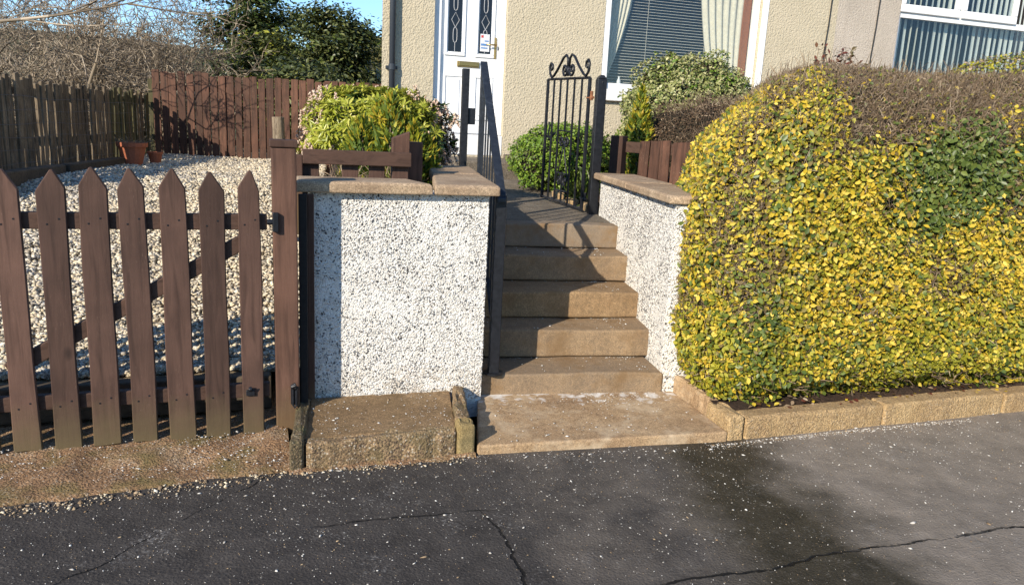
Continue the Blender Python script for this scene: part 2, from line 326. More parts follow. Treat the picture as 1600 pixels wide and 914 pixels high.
class MB:
    def __init__(s): s.v = []; s.f = []; s.m = []
    def add(s, vs, fs, mi=0):
        b = len(s.v); s.v += [tuple(x) for x in vs]; s.f += [tuple(b+i for i in f) for f in fs]; s.m += [mi]*len(fs); return s
    def box(s, fr, u0, u1, v0, v1, z0, z1, mi=0):
        vs = [fr.p(u, v, z) for z in (z0, z1) for v in (v0, v1) for u in (u0, u1)]
        return s.add(vs, [(0, 2, 3, 1), (4, 5, 7, 6), (0, 1, 5, 4), (2, 6, 7, 3), (0, 4, 6, 2), (1, 3, 7, 5)], mi)
    def hexa(s, bot, top, mi=0):
        n = len(bot); vs = list(bot)+list(top)
        fs = [tuple(reversed(range(n))), tuple(range(n, 2*n))] + [(i, (i+1) % n, n+(i+1) % n, n+i) for i in range(n)]
        return s.add(vs, fs, mi)
    def prism(s, fr, poly, v0, v1, mi=0):      # poly in (u,z), extruded along v
        return s.hexa([fr.p(u, v1, z) for u, z in poly], [fr.p(u, v0, z) for u, z in poly], mi)
    def tube(s, pts, r, sides=6, mi=0, cap=True):
        pts = [Vector(p) for p in pts]; n = len(pts); rr = r if isinstance(r, (list, tuple)) else [r]*n
        vs = []; prev = None
        for i, p in enumerate(pts):
            d = (pts[min(i+1, n-1)] - pts[max(i-1, 0)]).normalized()
            if prev is None:
                a = d.orthogonal().normalized()
            else:
                a = (prev - d*prev.dot(d)); a = a.normalized() if a.length > 1e-6 else d.orthogonal().normalized()
            prev = a; b = d.cross(a)
            for k in range(sides):
                t = 2*math.pi*(k+.5)/sides; vs.append(p + (a*math.cos(t)+b*math.sin(t))*rr[i])
        fs = [(i*sides+k, i*sides+(k+1) % sides, (i+1)*sides+(k+1) % sides, (i+1)*sides+k) for i in range(n-1) for k in range(sides)]
        if cap: fs += [tuple(reversed(range(sides))), tuple(range((n-1)*sides, n*sides))]
        return s.add(vs, fs, mi)
    def lathe(s, c, prof, seg=24, mi=0, flute=0):
        c = Vector(c); vs = []
        for r_, z in prof:
            for k in range(seg):
                t = 2*math.pi*k/seg; rr = r_*(1 + (flute if k % 2 else 0)); vs.append(c+Vector((rr*math.cos(t), rr*math.sin(t), z)))
        n = len(prof)
        fs = [(i*seg+k, i*seg+(k+1) % seg, (i+1)*seg+(k+1) % seg, (i+1)*seg+k) for i in range(n-1) for k in range(seg)]
        fs += [tuple(reversed(range(seg)))]
        return s.add(vs, fs, mi)
    def build(s, name, mats, parent=None, bevel=0, smooth=False, seg=2, kind=None):
        off = OFF.get(parent.name, Vector()) if parent else Vector()
        me = bpy.data.meshes.new(name); me.from_pydata([Vector(v)-off for v in s.v], [], s.f)
        mats = mats if isinstance(mats, (list, tuple)) else [mats]
        for m in mats: me.materials.append(MT[m] if isinstance(m, str) else m)
        if len(mats) > 1: me.polygons.foreach_set('material_index', s.m)
        if smooth: me.polygons.foreach_set('use_smooth', [True]*len(s.f))
        bm = bmesh.new(); bm.from_mesh(me); bmesh.ops.recalc_face_normals(bm, faces=bm.faces); bm.to_mesh(me); bm.free()
        return link(name, me, parent, off, bevel, kind, seg)

def link(name, me, parent=None, off=None, bevel=0, kind=None, seg=2):
    o = bpy.data.objects.new(name, me); COL.objects.link(o)
    if parent: o.parent = parent
    OFF[o.name] = off if off is not None else (OFF.get(parent.name, Vector()) if parent else Vector())
    if bevel:
        md = o.modifiers.new('bevel', 'BEVEL'); md.width = bevel; md.segments = seg; md.limit_method = 'ANGLE'; md.angle_limit = R(35)
    if kind: o['kind'] = kind
    return o
def thing(name, loc, label, cat, group=None):
    o = bpy.data.objects.new(name, None); COL.objects.link(o); o.location = loc; o.empty_display_size = .1
    OFF[o.name] = Vector(loc); return tag(o, label, cat, group)
def tag(o, label, cat, group=None):
    o['label'] = label; o['category'] = cat
    if group: o['group'] = group
    return o
def struct(o): o['kind'] = 'structure'; return o

def vnoise(P, f, seed=0):
    """smooth value noise in [-1,1] for (N,3) points"""
    P = np.asarray(P, float)*f; i = np.floor(P).astype(np.int64); t = P-i; t = t*t*(3-2*t); out = 0
    for dx in (0, 1):
        for dy in (0, 1):
            for dz in (0, 1):
                h = (i[:, 0]+dx)*374761393 + (i[:, 1]+dy)*668265263 + (i[:, 2]+dz)*2147483647 + seed*974634777
                h = (h ^ (h >> 13))*1274126177; h = (h ^ (h >> 16)) & 0xffff
                wgt = (t[:, 0] if dx else 1-t[:, 0])*(t[:, 1] if dy else 1-t[:, 1])*(t[:, 2] if dz else 1-t[:, 2])
                out = out + wgt*(h/32767.5-1)
    return out
def fbm(P, f, seed=0, n=3): return sum(vnoise(P, f*2**k, seed+k)/1.8**k for k in range(n))

def fastmesh(name, V, Fq, mats, mi=None, smooth=False):
    """V (n,3), Fq (m,k) all polygons of k corners"""
    me = bpy.data.meshes.new(name); V = np.ascontiguousarray(V, np.float32); Fq = np.ascontiguousarray(Fq, np.int32); m, k = Fq.shape
    me.vertices.add(len(V)); me.vertices.foreach_set('co', V.ravel())
    me.loops.add(m*k); me.loops.foreach_set('vertex_index', Fq.ravel())
    me.polygons.add(m); me.polygons.foreach_set('loop_start', np.arange(0, m*k, k, dtype=np.int32))
    for x in mats: me.materials.append(MT[x] if isinstance(x, str) else x)
    if mi is not None: me.polygons.foreach_set('material_index', np.ascontiguousarray(mi, np.int32))
    if smooth: me.polygons.foreach_set('use_smooth', np.ones(m, bool))
    me.update(calc_edges=True); me.validate(); return me
def scatter(name, bv, bf, A, T, mats, mi=None, parent=None, kind='stuff', smooth=False, jitter=0):
    """copies of a base shape: A (N,3,3) columns = axes incl. scale, T (N,3)"""
    bv = np.asarray(bv, float); bf = np.asarray(bf); N = len(T); k = len(bv)
    B = np.broadcast_to(bv, (N, k, 3))
    if jitter: B = B*(1+RNG.uniform(-jitter, jitter, (N, k, 1)))
    V = np.einsum('nij,nkj->nki', A, B) + T[:, None, :]
    off = OFF.get(parent.name, Vector()) if parent else Vector()
    V = V.reshape(-1, 3) - np.array(off)
    Fq = (bf[None] + (np.arange(N)*k)[:, None, None]).reshape(-1, bf.shape[1])
    me = fastmesh(name, V, Fq, mats, None if mi is None else np.repeat(mi, len(bf)), smooth)
    return link(name, me, parent, off, 0, kind)
def unit(a): return a/np.maximum(np.linalg.norm(a, axis=-1, keepdims=True), 1e-9)
def frames(n, spread=.6, dirs=None):
    """random frames whose z axis is near n; returns x,y,z unit (N,3)"""
    N = len(n); z = unit(n + RNG.normal(0, spread, (N, 3)))
    h = RNG.normal(0, 1, (N, 3)) if dirs is None else dirs
    y = unit(h - z*(h*z).sum(1, keepdims=True)); x = np.cross(y, z); return x, y, z
def axes(x, y, z, sx, sy, sz): return np.stack([x*sx[:, None], y*sy[:, None], z*sz[:, None]], axis=2)
LEAF_V = [(0, 0, 0), (.24, .22, .05), (.31, .55, .08), (0, 1, -.04), (-.31, .55, .08), (-.24, .22, .05)]
LEAF_F = [(0, 1, 2, 3), (0, 3, 4, 5)]
BLADE_V = [(0, 0, 0), (.16, .45, .03), (0, 1, 0), (-.16, .45, .03)]
BLADE_F = [(0, 1, 2, 3)]
STONE_V = [(-.8, -.7, -.6), (.8, -.9, -.5), (.9, .7, -.7), (-.7, .9, -.5), (-.7, -.8, .5), (.7, -.6, .7), (.8, .8, .5), (-.9, .7, .6)]
STONE_F = [(0, 3, 2, 1), (4, 5, 6, 7), (0, 1, 5, 4), (2, 3, 7, 6), (0, 4, 7, 3), (1, 2, 6, 5)]
CHIP_V = [(1, 0, 0), (.1, 1, 0), (-1, .1, 0), (0, -1, 0), (.1, 0, 1), (0, .1, -1)]
CHIP_F = [(0, 1, 4), (1, 2, 4), (2, 3, 4), (3, 0, 4), (1, 0, 5), (2, 1, 5), (3, 2, 5), (0, 3, 5)]
def leaves(name, Pn, N, size, mats, mi=None, spread=.6, parent=None, shape='leaf', aspect=1., dirs=None, var=.35):
    x, y, z = frames(N, spread, dirs); L = size*RNG.uniform(1-var, 1+var, len(Pn))
    bv, bf = (LEAF_V, LEAF_F) if shape == 'leaf' else (BLADE_V, BLADE_F)
    return scatter(name, bv, bf, axes(x, y, z, L*aspect, L, L), Pn, mats, mi, parent)
def segs_mesh(name, P0, P1, r0, r1, mats, parent=None, kind='stuff', sides=3):
    P0, P1 = np.asarray(P0, float), np.asarray(P1, float); r0, r1 = np.asarray(r0, float), np.asarray(r1, float)
    d = unit(P1-P0); h = np.where(np.abs(d[:, 2:3]) > .9, [[1., 0, 0]], [[0, 0, 1.]]); a = unit(np.cross(d, h)); b = np.cross(d, a); N = len(P0)
    V = np.empty((N, 2*sides, 3))
    for k in range(sides):
        t = 2*math.pi*k/sides; o = a*math.cos(t)+b*math.sin(t); V[:, k] = P0+o*r0[:, None]; V[:, sides+k] = P1+o*r1[:, None]
    bf = np.array([(k, (k+1) % sides, sides+(k+1) % sides, sides+k) for k in range(sides)])
    off = OFF.get(parent.name, Vector()) if parent else Vector()
    Fq = (bf[None]+(np.arange(N)*2*sides)[:, None, None]).reshape(-1, 4)
    return link(name, fastmesh(name, V.reshape(-1, 3)-np.array(off), Fq, mats), parent, off, 0, kind)
def grid_surface(name, U, Vv, fn, mats, parent=None, smooth=True):
    """heightfield: fn(u,v)->(N,3)"""
    uu, vv = np.meshgrid(U, Vv); P = fn(uu.ravel(), vv.ravel()); nu, nv = len(U), len(Vv)
    i = np.arange(nu*nv).reshape(nv, nu); Fq = np.stack([i[:-1, :-1], i[:-1, 1:], i[1:, 1:], i[1:, :-1]], -1).reshape(-1, 4)
    off = OFF.get(parent.name, Vector()) if parent else Vector()
    return link(name, fastmesh(name, P-np.array(off), Fq, mats, None, smooth), parent, off)

# ---------------------------------------------------------------- frames of the place
ST = Fr(-.13, 3.446, 18.5)          # street: u along it, v = distance behind the road edge
STEP = Fr(-.135, 4.146, 11)         # steps
HO = Fr(-.608, 10.0, 18)            # house front
GATE = Fr(-2.125, 3.188, 19.17)     # wooden driveway gate
def stw(s, t):                      # numpy street frame to world
    s = np.asarray(s, float); t = np.asarray(t, float)
    return ST.o.x+ST.u.x*s+ST.v.x*t, ST.o.y+ST.u.y*s+ST.v.y*t
def wst(x, y):
    dx, dy = np.asarray(x)-ST.o.x, np.asarray(y)-ST.o.y
    return dx*ST.u.x+dy*ST.u.y, dx*ST.v.x+dy*ST.v.y
def drive_z(x, y):
    s, t = wst(x, y); return np.clip(.24+.112*(t-.75), .2, .8)

# ================================================================ SETTING
# ---- ground sheet to the horizon (street level in front, garden level behind, hill beyond)
def ground_fn(x, y):
    s, t = wst(x, y)
    z = np.interp(t, [-200, -9.5, -9, .45, 4, 28, 45, 90, 220, 600], [.1, .1, -.16, -.16, .5, .5, 2.2, 8.2, 14, 20])
    P = np.stack([x, y, z], 1); z = z + np.where(t > 30, fbm(P*[1, 1, 0], .03, 3)*1.6, 0)
    return np.stack([x, y, z], 1)
_c = np.concatenate([-np.geomspace(600, 8, 26), np.linspace(-7.5, 7.5, 61), np.geomspace(8, 600, 26)])
struct(grid_surface('ground', _c, np.concatenate([-np.geomspace(300, 3, 16), np.linspace(-2, 12, 57), np.geomspace(12.5, 620, 34)]), ground_fn, ['ground']))
# ---- road
def road_fn(s, t):
    x, y = stw(s, t)
    z = .018*vnoise(np.stack([x, y, x*0], 1), 1.1, 5) + .006*vnoise(np.stack([x, y, x*0], 1), 4.5, 6) - .012
    z = z*np.clip((-t)/.5, .12, 1) - np.clip(-t, 0, 3)*.008
    # ragged far edge with bits of the old surface breaking away
    e = np.where(t > -.04, .025*vnoise(np.stack([s*6, s*0, s*0], 1), 1.2, 9)+.012*vnoise(np.stack([s*25, s*0, s*0], 1), 1.2, 9), 0)
    return np.stack([x+ST.v.x*e, y+ST.v.y*e, z], 1)
road = struct(grid_surface('road', np.concatenate([np.linspace(-40, -4.2, 40), np.linspace(-4, 6, 221), np.linspace(6.2, 40, 40)]),
              np.concatenate([np.linspace(-8, -3.6, 12), np.linspace(-3.5, 0.0, 90)]), road_fn, ['asphalt']))
# ---- rough concrete ramp in front of the driveway gate
def lip_fn(s, t):
    x, y = stw(s, t); P = np.stack([x, y, x*0], 1)
    k = np.clip(t/.42, 0, 1); front = -.115*np.clip((-s-.86)/1.0, 0, 1.3)
    tt = front*(1-k)+t; x, y = stw(s, tt + np.where(t < .03, .03*vnoise(P, 9, 2), 0))
    z = np.where(t < .02, -.03, .004+.03*k) + .012*fbm(P, 5, 4)*np.clip(t/.1, 0, 1) + .02*np.exp(-((s+.93)/.09)**2)*np.clip(t/.2, 0, 1)
    return np.stack([x, y, z], 1)
struct(grid_surface('driveway_ramp', np.linspace(-5, -.86, 140), np.concatenate([[-.03], np.linspace(0, 1.05, 40)]), lip_fn, ['lip']))
# ---- driveway: a packed bed under the loose stones
def drv_right(t): return np.interp(t, [.7, 2, 9.5], [-.80, -.62, .05])     # s of the right-hand edge
def drv_left(t): return np.interp(t, [.7, 4, 6, 12], [-4.9, -4.4, -3.6, -3.0])
def bed_fn(a, t):
    s = drv_left(t)-.6 + (drv_right(t)-drv_left(t)+.6)*a; x, y = stw(s, t); return np.stack([x, y, drive_z(x, y)-.012], 1)
struct(grid_surface('driveway', np.linspace(0, 1, 12), np.linspace(.74, 13, 30), bed_fn, ['gravelbed']))
n = 92000
t_ = .76 + (11.3-.76)*RNG.random(n)**1.75; a_ = RNG.random(n); s_ = drv_left(t_)-.3+(drv_right(t_)-drv_left(t_)+.3)*a_
x_, y_ = stw(s_, t_); pix = x_/y_*1200+800
k_ = (pix > -480) & (y_ < 13.0) & (pix < 640); x_, y_, t_ = x_[k_], y_[k_], t_[k_]
z_ = drive_z(x_, y_) + RNG.uniform(-.006, .012, len(x_)) + .018*vnoise(np.stack([x_, y_, x_*0], 1), 2.5, 8)
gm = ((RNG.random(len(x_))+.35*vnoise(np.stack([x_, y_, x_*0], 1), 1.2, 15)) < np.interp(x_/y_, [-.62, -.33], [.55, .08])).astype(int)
L = RNG.uniform(.008, .018, len(x_))*np.interp(t_, [1, 4, 10], [.95, 1.1, 1.5])
xx, yy, zz = frames(np.tile([0, 0, 1.], (len(x_), 1)), .45)
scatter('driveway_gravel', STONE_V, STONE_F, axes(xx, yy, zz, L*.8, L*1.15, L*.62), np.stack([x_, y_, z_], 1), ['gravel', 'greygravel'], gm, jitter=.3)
g = bpy.data.objects['driveway_gravel']; tag(g, 'loose cream and grey stones covering the driveway behind the gate', 'gravel')
# ---- slab in front of the steps, steps, path
mb = MB(); mb.hexa([ST.p(-.0, .0, -.1), ST.p(1.33, -.1, -.1), ST.p(1.36, .70, -.1), ST.p(.20, .72, -.1)], [ST.p(-.0, .0, .045), ST.p(1.33, -.1, .05), ST.p(1.36, .70, .052), ST.p(.20, .72, .05)])
slab = struct(mb.build('entrance_slab', 'slab', bevel=.012, seg=3))
path_pts = [(5.53, -.42, .72, .873), (6.3, -.5, .68, .884), (7.6, -.75, .35, .90), (8.9, -1.05, .35, .945)]
mb = MB()
for (y0, xa, xb, z0), (y1, xc, xd, z1) in zip(path_pts[:-1], path_pts[1:]):
    mb.hexa([(xa, y0, z0-.3), (xb, y0+.1, z0-.3), (xd, y1+.1, z1-.3), (xc, y1, z1-.3)], [(xa, y0, z0), (xb, y0+.1, z0), (xd, y1+.1, z1), (xc, y1, z1)])
struct(mb.build('garden_path', 'path'))
mb = MB(); mb.hexa([(-1.5, 8.85, .6), (.55, 9.5, .6), (.3, 10.3, .6), (-1.75, 9.65, .6)], [(-1.5, 8.85, 1.125), (.55, 9.5, 1.125), (.3, 10.3, 1.14), (-1.75, 9.65, 1.14)])
struct(mb.build('door_landing', 'path', bevel=.02))
# ---- soil beds
def soil_patch(name, us, vs, fn, mat='soil'): return struct(grid_surface(name, us, vs, fn, [mat]))
def bedL(a, y):
    xl = np.interp(y, [4.15, 5, 9.6], [-1.2, -1.42, -2.35]); xr = np.interp(y, [4.1, 5.6, 9.6], [-.2, -.46, -1.15]); x = xl+(xr-xl)*a
    z = 1.02+.03*vnoise(np.stack([x, y, x*0], 1), 3, 3) - .5*np.clip((.07-a)/.07, 0, 1); return np.stack([x, y, z], 1)
soil_patch('planting_bed', np.linspace(0, 1, 24), np.linspace(4.15, 9.6, 50), bedL)
def bedR(a, y):
    xl = np.interp(y, [4.4, 6.4, 10.2], [.95, .70, .28]); x = xl+(7.5-xl)*a; s, t = wst(x, y)
    z = np.interp(t, [0, .3, 1.2], [.13, .2, .95])+.03*vnoise(np.stack([x, y, x*0], 1), 3, 3); return np.stack([x, y, z], 1)
soil_patch('planting_bed', np.linspace(0, 1, 40)**1.4, np.linspace(6.0, 13.0, 40), bedR, 'litter')
def bedH(s, t):
    x, y = stw(s+np.clip(t-.3, 0, 3)*.34*np.clip(7-s, 0, 5.6)/5.6, t); P = np.stack([x, y, x*0], 1); z = np.interp(t, [-.03, .08, .4, 1.4], [.085, .12, .16, .95])+.012*fbm(P, 9, 4); return np.stack([x, y, z], 1)
soil_patch('planting_bed', np.linspace(1.36, 7, 120), np.linspace(-.03, 2.2, 50), bedH)

# ================================================================ STEPS, WALLS, KERBS
st = thing('garden_steps', STEP.p(.5, 0, .05), 'brown concrete steps rising between the two white pebbledash walls', 'steps')
rise = [(0.0, .05, .175), (.30, .175, .351), (.585, .351, .526), (.925, .526, .706), (1.245, .706, .881)]
rt = [1.055, 1.10, 1.13, 1.15, 1.17]
for k, (v0, z0, z1) in enumerate(rise):
    v1 = rise[k+1][0]+.22 if k < 4 else 1.42
    mb = MB(); nu = 46; rk = random.Random(300+k)
    # tread block with a slightly worn, wavy nosing
    bot, top = [], []
    P2 = []
    for i in range(nu+1):
        u = -.02+(rt[k]+.04)*i/nu; wv = .004*math.sin(u*9+k*2)+.003*math.sin(u*23+k)+rk.uniform(-.0006, .0006)
        P2.append((u, wv))
    ring = [(u, v0+wv) for u, wv in P2] + [(u, v1) for u, _ in reversed(P2)]
    mb.hexa([STEP.p(u, v, z0+.004 if k else -.05) for u, v in ring], [STEP.p(u, v, z1 - (.004*math.sin(u*7+k*3)+.002)) for u, v in ring])
    mb.build('step', 'step', st, bevel=.014, seg=3)

def chips_on(name, fr, u0, u1, zlo, zhi, v, N, parent, kfrac=.12, side=-1, grey=.0, size=.0075, seed=1, zl=None):
    """dash stones on the vertical plane v of frame fr, facing side (-1 = towards the viewer)"""
    u = RNG.uniform(u0, u1, N); z = RNG.uniform(zlo, zhi, N)
    if zl is not None: k = z > zl(u); u, z = u[k], z[k]
    N = len(u); n = np.array(fr.v)*side
    x, y, zz = frames(np.tile(n, (N, 1)), .28); L = size*RNG.uniform(.55, 1.35, N)
    pt = fbm(np.stack([u*5, z*5, u*0+seed], 1), 1.3, seed); q = RNG.random(N)/(1+.85*np.clip(pt, -1, 1))
    mi = np.where(q < kfrac, 1, np.where(q < kfrac+grey, 2, 0)); L = np.where(mi == 0, L*1.1, L*.92)
    P = np.array(fr.o)+np.outer(u, fr.u)+np.array(fr.v)*v + np.outer(z, [0, 0, 1.]) + np.outer(np.where(mi == 0, RNG.uniform(-.0015, .0005, N)-.0015*(pt < -.35), .0012), n)
    return scatter(name, CHIP_V, CHIP_F, axes(x, y, zz, L*np.where(mi == 0, 1, RNG.uniform(.4, 1., N)), L*RNG.uniform(.7, 1.1, N), L*.34), P, ['dash_w', 'dash_k', 'dash_g'], mi, parent, 'stuff', jitter=.25)

def wall_body(name, poly, z0, z1, parent, mat='dash'):
    mb = MB(); mb.hexa([(x, y, z0) for x, y in poly], [(x, y, z1) for x, y in poly]); return mb.build(name, mat, parent)
# left wall: front face along the street, then a return up the steps
A = ST.p(-.73, .615, 0); B = ST.p(.184, .60, 0); ret = Vector((-.155, 1, 0)).normalized()
Cc = B+ret*1.68; nrm = Vector((-ret.y, ret.x, 0))
lw = thing('boundary_wall', (A+B)/2, 'white pebbledash wall with dark stone flecks left of the steps', 'wall')
D = Cc+nrm*.22; E2 = B+nrm*.22+ret*.22; F2 = A+Vector(ST.v)*.22
wall_body('wall_body', [(p.x, p.y) for p in (A, B, Cc, D, E2, F2)], -.05, 1.185, lw)
WF = Fr(A.x, A.y, math.degrees(math.atan2(B.y-A.y, B.x-A.x))); WL = (B-A).length
chips_on('dash_stones', WF, .0, WL, .06, 1.18, 0, 23000, lw, .14, size=.0062)
RF = Fr(B.x, B.y, math.degrees(math.atan2(ret.y, ret.x)))
chips_on('dash_stones', RF, 0, 1.68, .2, 1.18, 0, 9000, lw, .14, side=-1)
def coping(name, quad, z0, z1, parent, mat='coping', cham=.02):
    mb = MB(); c = sum((Vector((*q, 0)) for q in quad), Vector())/4
    low = [Vector((*q, z0)) for q in quad]; mid = [Vector((*q, z1-.014)) for q in quad]; top = [Vector((*q, z1)) + (c-Vector((*q, 0))).normalized()*cham for q in quad]
    mb.add(low+mid+top, [(3, 2, 1, 0), (8, 9, 10, 11)]+[(i, (i+1) % 4, 4+(i+1) % 4, 4+i) for i in range(4)]+[(4+i, 4+(i+1) % 4, 8+(i+1) % 4, 8+i) for i in range(4)])
    return mb.build(name, mat, parent, bevel=.007, seg=2)
W = lambda u, v: tuple((WF.p(u, v, 0))[:2])
sp = WL-.31
coping('coping_stone', [W(-.075, -.055), W(sp, -.055), W(sp-.07, .27), W(-.075, .27)], 1.187, 1.243, lw)
q0 = W(sp+.006, -.055); q1 = W(WL+.045, -.055); Cq = Cc+ret*.03
rr = lambda a, b: tuple((B+ret*a+nrm*b)[:2])
coping('coping_stone', [q0, q1, rr(.85, -.045), rr(.80, .27)], 1.187, 1.241, lw)
coping('coping_stone', [rr(.806, .27), rr(.856, -.045), rr(1.70, -.045), rr(1.70, .27)], 1.189, 1.245, lw)
# right wall beside the steps
Ra = Vector((.905, 4.36, 0)); Rb = Vector((.668, 6.20, 0)); rd = (Rb-Ra).normalized(); rn = Vector((rd.y, -rd.x, 0))
rw = thing('boundary_wall', Ra, 'white pebbledash wall with grey flecks climbing right of the steps to the iron gate', 'wall')
wall_body('wall_body', [(p.x, p.y) for p in (Ra, Ra+rn*.24, Rb+rn*.24, Rb)], -.05, 1.165, rw)
RWF = Fr(Ra.x, Ra.y, math.degrees(math.atan2(rd.y, rd.x)))
RL = (Rb-Ra).length
chips_on('dash_stones', RWF, 0, RL, .04, 1.16, 0, 30000, rw, .14, side=1, grey=.16, size=.0070, seed=4, zl=lambda u: -.02+np.clip((u-.0)/1.25, 0, 1)*.78)
RE = Fr(Ra.x, Ra.y, math.degrees(math.atan2(rn.y, rn.x)))
chips_on('dash_stones', RE, 0, .24, .04, 1.16, 0, 2500, rw, .14, side=-1, grey=.1, seed=5)
c2 = lambda a, b: tuple((Ra+rd*a+rn*b)[:2])
coping('coping_stone', [c2(-.03, -.05), c2(-.03, .29), c2(.93, .29), c2(.93, -.05)], 1.167, 1.215, rw)
coping('coping_stone', [c2(.936, -.05), c2(.936, .29), c2(RL+.06, .29), c2(RL+.06, -.05)], 1.169, 1.218, rw)
# raised slab left of the entrance with its kerbs
rs = thing('raised_slab', ST.p(-.4, .3, 0), 'raised worn concrete slab edged by kerbs below the left white wall', 'slab')
def wavy_block(ring, z0, z1, name, mat, parent, amp=.006, bevel=.012, seed=0):
    """ring: plan polygon (s,t); subdivided and roughened so that edges look worn"""
    pts = []
    for (a, b), (c, d) in zip(ring, ring[1:]+ring[:1]):
        n_ = max(1, int(math.hypot(c-a, d-b)/.035))
        for i in range(n_): pts.append((a+(c-a)*i/n_, b+(d-b)*i/n_))
    rr_ = random.Random(seed)
    pts = [(a+rr_.uniform(-amp, amp), b+rr_.uniform(-amp, amp)) for a, b in pts]
    mb = MB(); mb.hexa([ST.p(a, b, z0) for a, b in pts], [ST.p(a, b, z1+rr_.uniform(-amp, amp)*.5) for a, b in pts]); return mb.build(name, mat, parent, bevel=bevel, seg=3)
wavy_block([(-.80, .075), (-.09, .075), (.0, .585), (-.735, .60)], -.05, .118, 'slab_top', 'wornslab', rs, .003, .006, 1)
wavy_block([(-.80, -.005), (-.105, .0), (-.095, .072), (-.80, .072)], -.05, .124, 'front_kerb', 'agg', rs, .006, .014, 2)
wavy_block([(-.865, -.02), (-.805, -.01), (-.74, .58), (-.80, .60)], -.05, .142, 'side_kerb', 'mossy', rs, .004, .014, 3)
wavy_block([(-.083, .125), (-.012, .115), (.075, .58), (.012, .585)], -.05, .150, 'side_kerb', 'agg', rs, .006, .016, 4)
wavy_block([(-.10, -.012), (-.008, -.005), (-.012, .105), (-.086, .115)], -.05, .158, 'end_block', 'yellowblock', rs, .006, .022, 5)
mort = MB(); nm = 60; vs = []
for k in range(nm+1):
    a = -.87+.86*k/nm; wv = .020+.022*math.sin(k*.31)*math.sin(k*.13+1)+random.uniform(-.002, .002); h = .010+.006*math.sin(k*.21+2)
    vs += [ST.p(a, .0, h), ST.p(a, -.012, h*.9), ST.p(a, -.012-wv, -.004)]
mort.add(vs, [(3*k+i, 3*k+i+1, 3*k+i+4, 3*k+i+3) for k in range(nm) for i in range(2)])
mort.build('mortar_haunch', 'lip', rs, smooth=True)
# kerbs below the hedge
kb = thing('hedge_kerb', ST.p(2, -.05, 0), 'low buff concrete kerb along the foot of the yellow hedge', 'kerb')
edges = [1.435, 2.36, 3.28, 4.2, 5.1, 6.0, 7.0]
for k in range(6):
    a, b = edges[k]+.004, edges[k+1]-.004; o_ = .06*(edges[k]-1.4)/2
    wavy_block([(a, -.10+o_*.6), (b, -.10+o_*.6+.02), (b, .025+o_*.6+.02), (a, .025+o_*.6)], -.06, .118+.004*(k % 2), 'kerb_stone', 'kerb', kb, .0022, .016, 20+k)
kb2 = thing('edging_kerb', ST.p(1.38, .2, 0), 'buff concrete edging kerb between the entrance slab and the hedge', 'kerb')
wavy_block([(1.335, -.095), (1.427, -.10), (1.432, .14), (1.345, .14)], -.06, .128, 'end_block', 'kerb', kb2, .004, .016, 41)
wavy_block([(1.347, .146), (1.425, .146), (1.43, .66), (1.36, .66)], -.06, .15, 'edging_stone', 'slab', kb2, .004, .012, 42)

# ================================================================ HOUSES
def facade(name, fr, us, zs, holes, depth, mats, parent, thick=.3):
    """one wall sheet with real openings and reveals; holes: (u0,u1,z0,z1)"""
    us = sorted(set(us+[h[i] for h in holes for i in (0, 1)])); zs = sorted(set(zs+[h[i] for h in holes for i in (2, 3)]))
    mb = MB(); idx = {}
    inside = lambda u, z: any(h[0] < u < h[1] and h[2] < z < h[3] for h in holes)
    for i in range(len(us)-1):
        for j in range(len(zs)-1):
            if inside((us[i]+us[i+1])/2, (zs[j]+zs[j+1])/2): continue
            mb.add([fr.p(us[i], 0, zs[j]), fr.p(us[i+1], 0, zs[j]), fr.p(us[i+1], 0, zs[j+1]), fr.p(us[i], 0, zs[j+1])], [(0, 1, 2, 3)])
    for u0, u1, z0, z1 in holes:
        c = [(u0, z0), (u1, z0), (u1, z1), (u0, z1)]
        for (a, b), (c_, d) in zip(c, c[1:]+c[:1]):
            mb.add([fr.p(a, 0, b), fr.p(c_, 0, d), fr.p(c_, depth, d), fr.p(a, depth, b)], [(3, 2, 1, 0)])
    u0, u1, z0, z1 = us[0], us[-1], zs[0], zs[-1]
    bk = [fr.p(uu, 0, 0)+Vector((-.13 if uu == u0 else -.3, 1, 0))*7 for uu in (u0, u1)]; up_ = lambda q, z: (q.x, q.y, z)
    for uu, q in zip((u0, u1), bk): mb.add([fr.p(uu, 0, z0), up_(q, z0), up_(q, z1), fr.p(uu, 0, z1)], [(0, 1, 2, 3)])
    mb.add([up_(bk[0], z0), up_(bk[1], z0), up_(bk[1], z1), up_(bk[0], z1)], [(0, 1, 2, 3)])
    return mb.build(name, mats, parent)
hs = thing('house', HO.p(2, 0, 1.1), 'cream roughcast house with white front door and blind-covered window', 'house')
DU0, DU1, DZ0, DZ1 = -.525, .405, 1.158, 3.56
WU0, WU1, WZ0, WZ1 = 1.725, 4.075, 2.09, 3.62
facade('wall', HO, [-1.16, 5.325], [.6, 5.6], [(DU0, DU1, DZ0, DZ1), (WU0, WU1, WZ0, WZ1)], .16, 'cream', hs)
mb = MB(); mb.box(HO, -1.165, DU0-.02, -.018, .05, .62, 1.16); mb.box(HO, DU1+.02, 5.3, -.018, .05, .62, 1.19); mb.build('base_course', 'path', hs, bevel=.01)
mb = MB(); mb.prism(Fr(*HO.p(0, 0, 0)[:2], 18), [(-1.5, 5.5), (5.322, 5.5), (5.322, 5.62), (-1.5, 5.62)], -.4, 7.3); mb.build('roof', 'roof', hs)
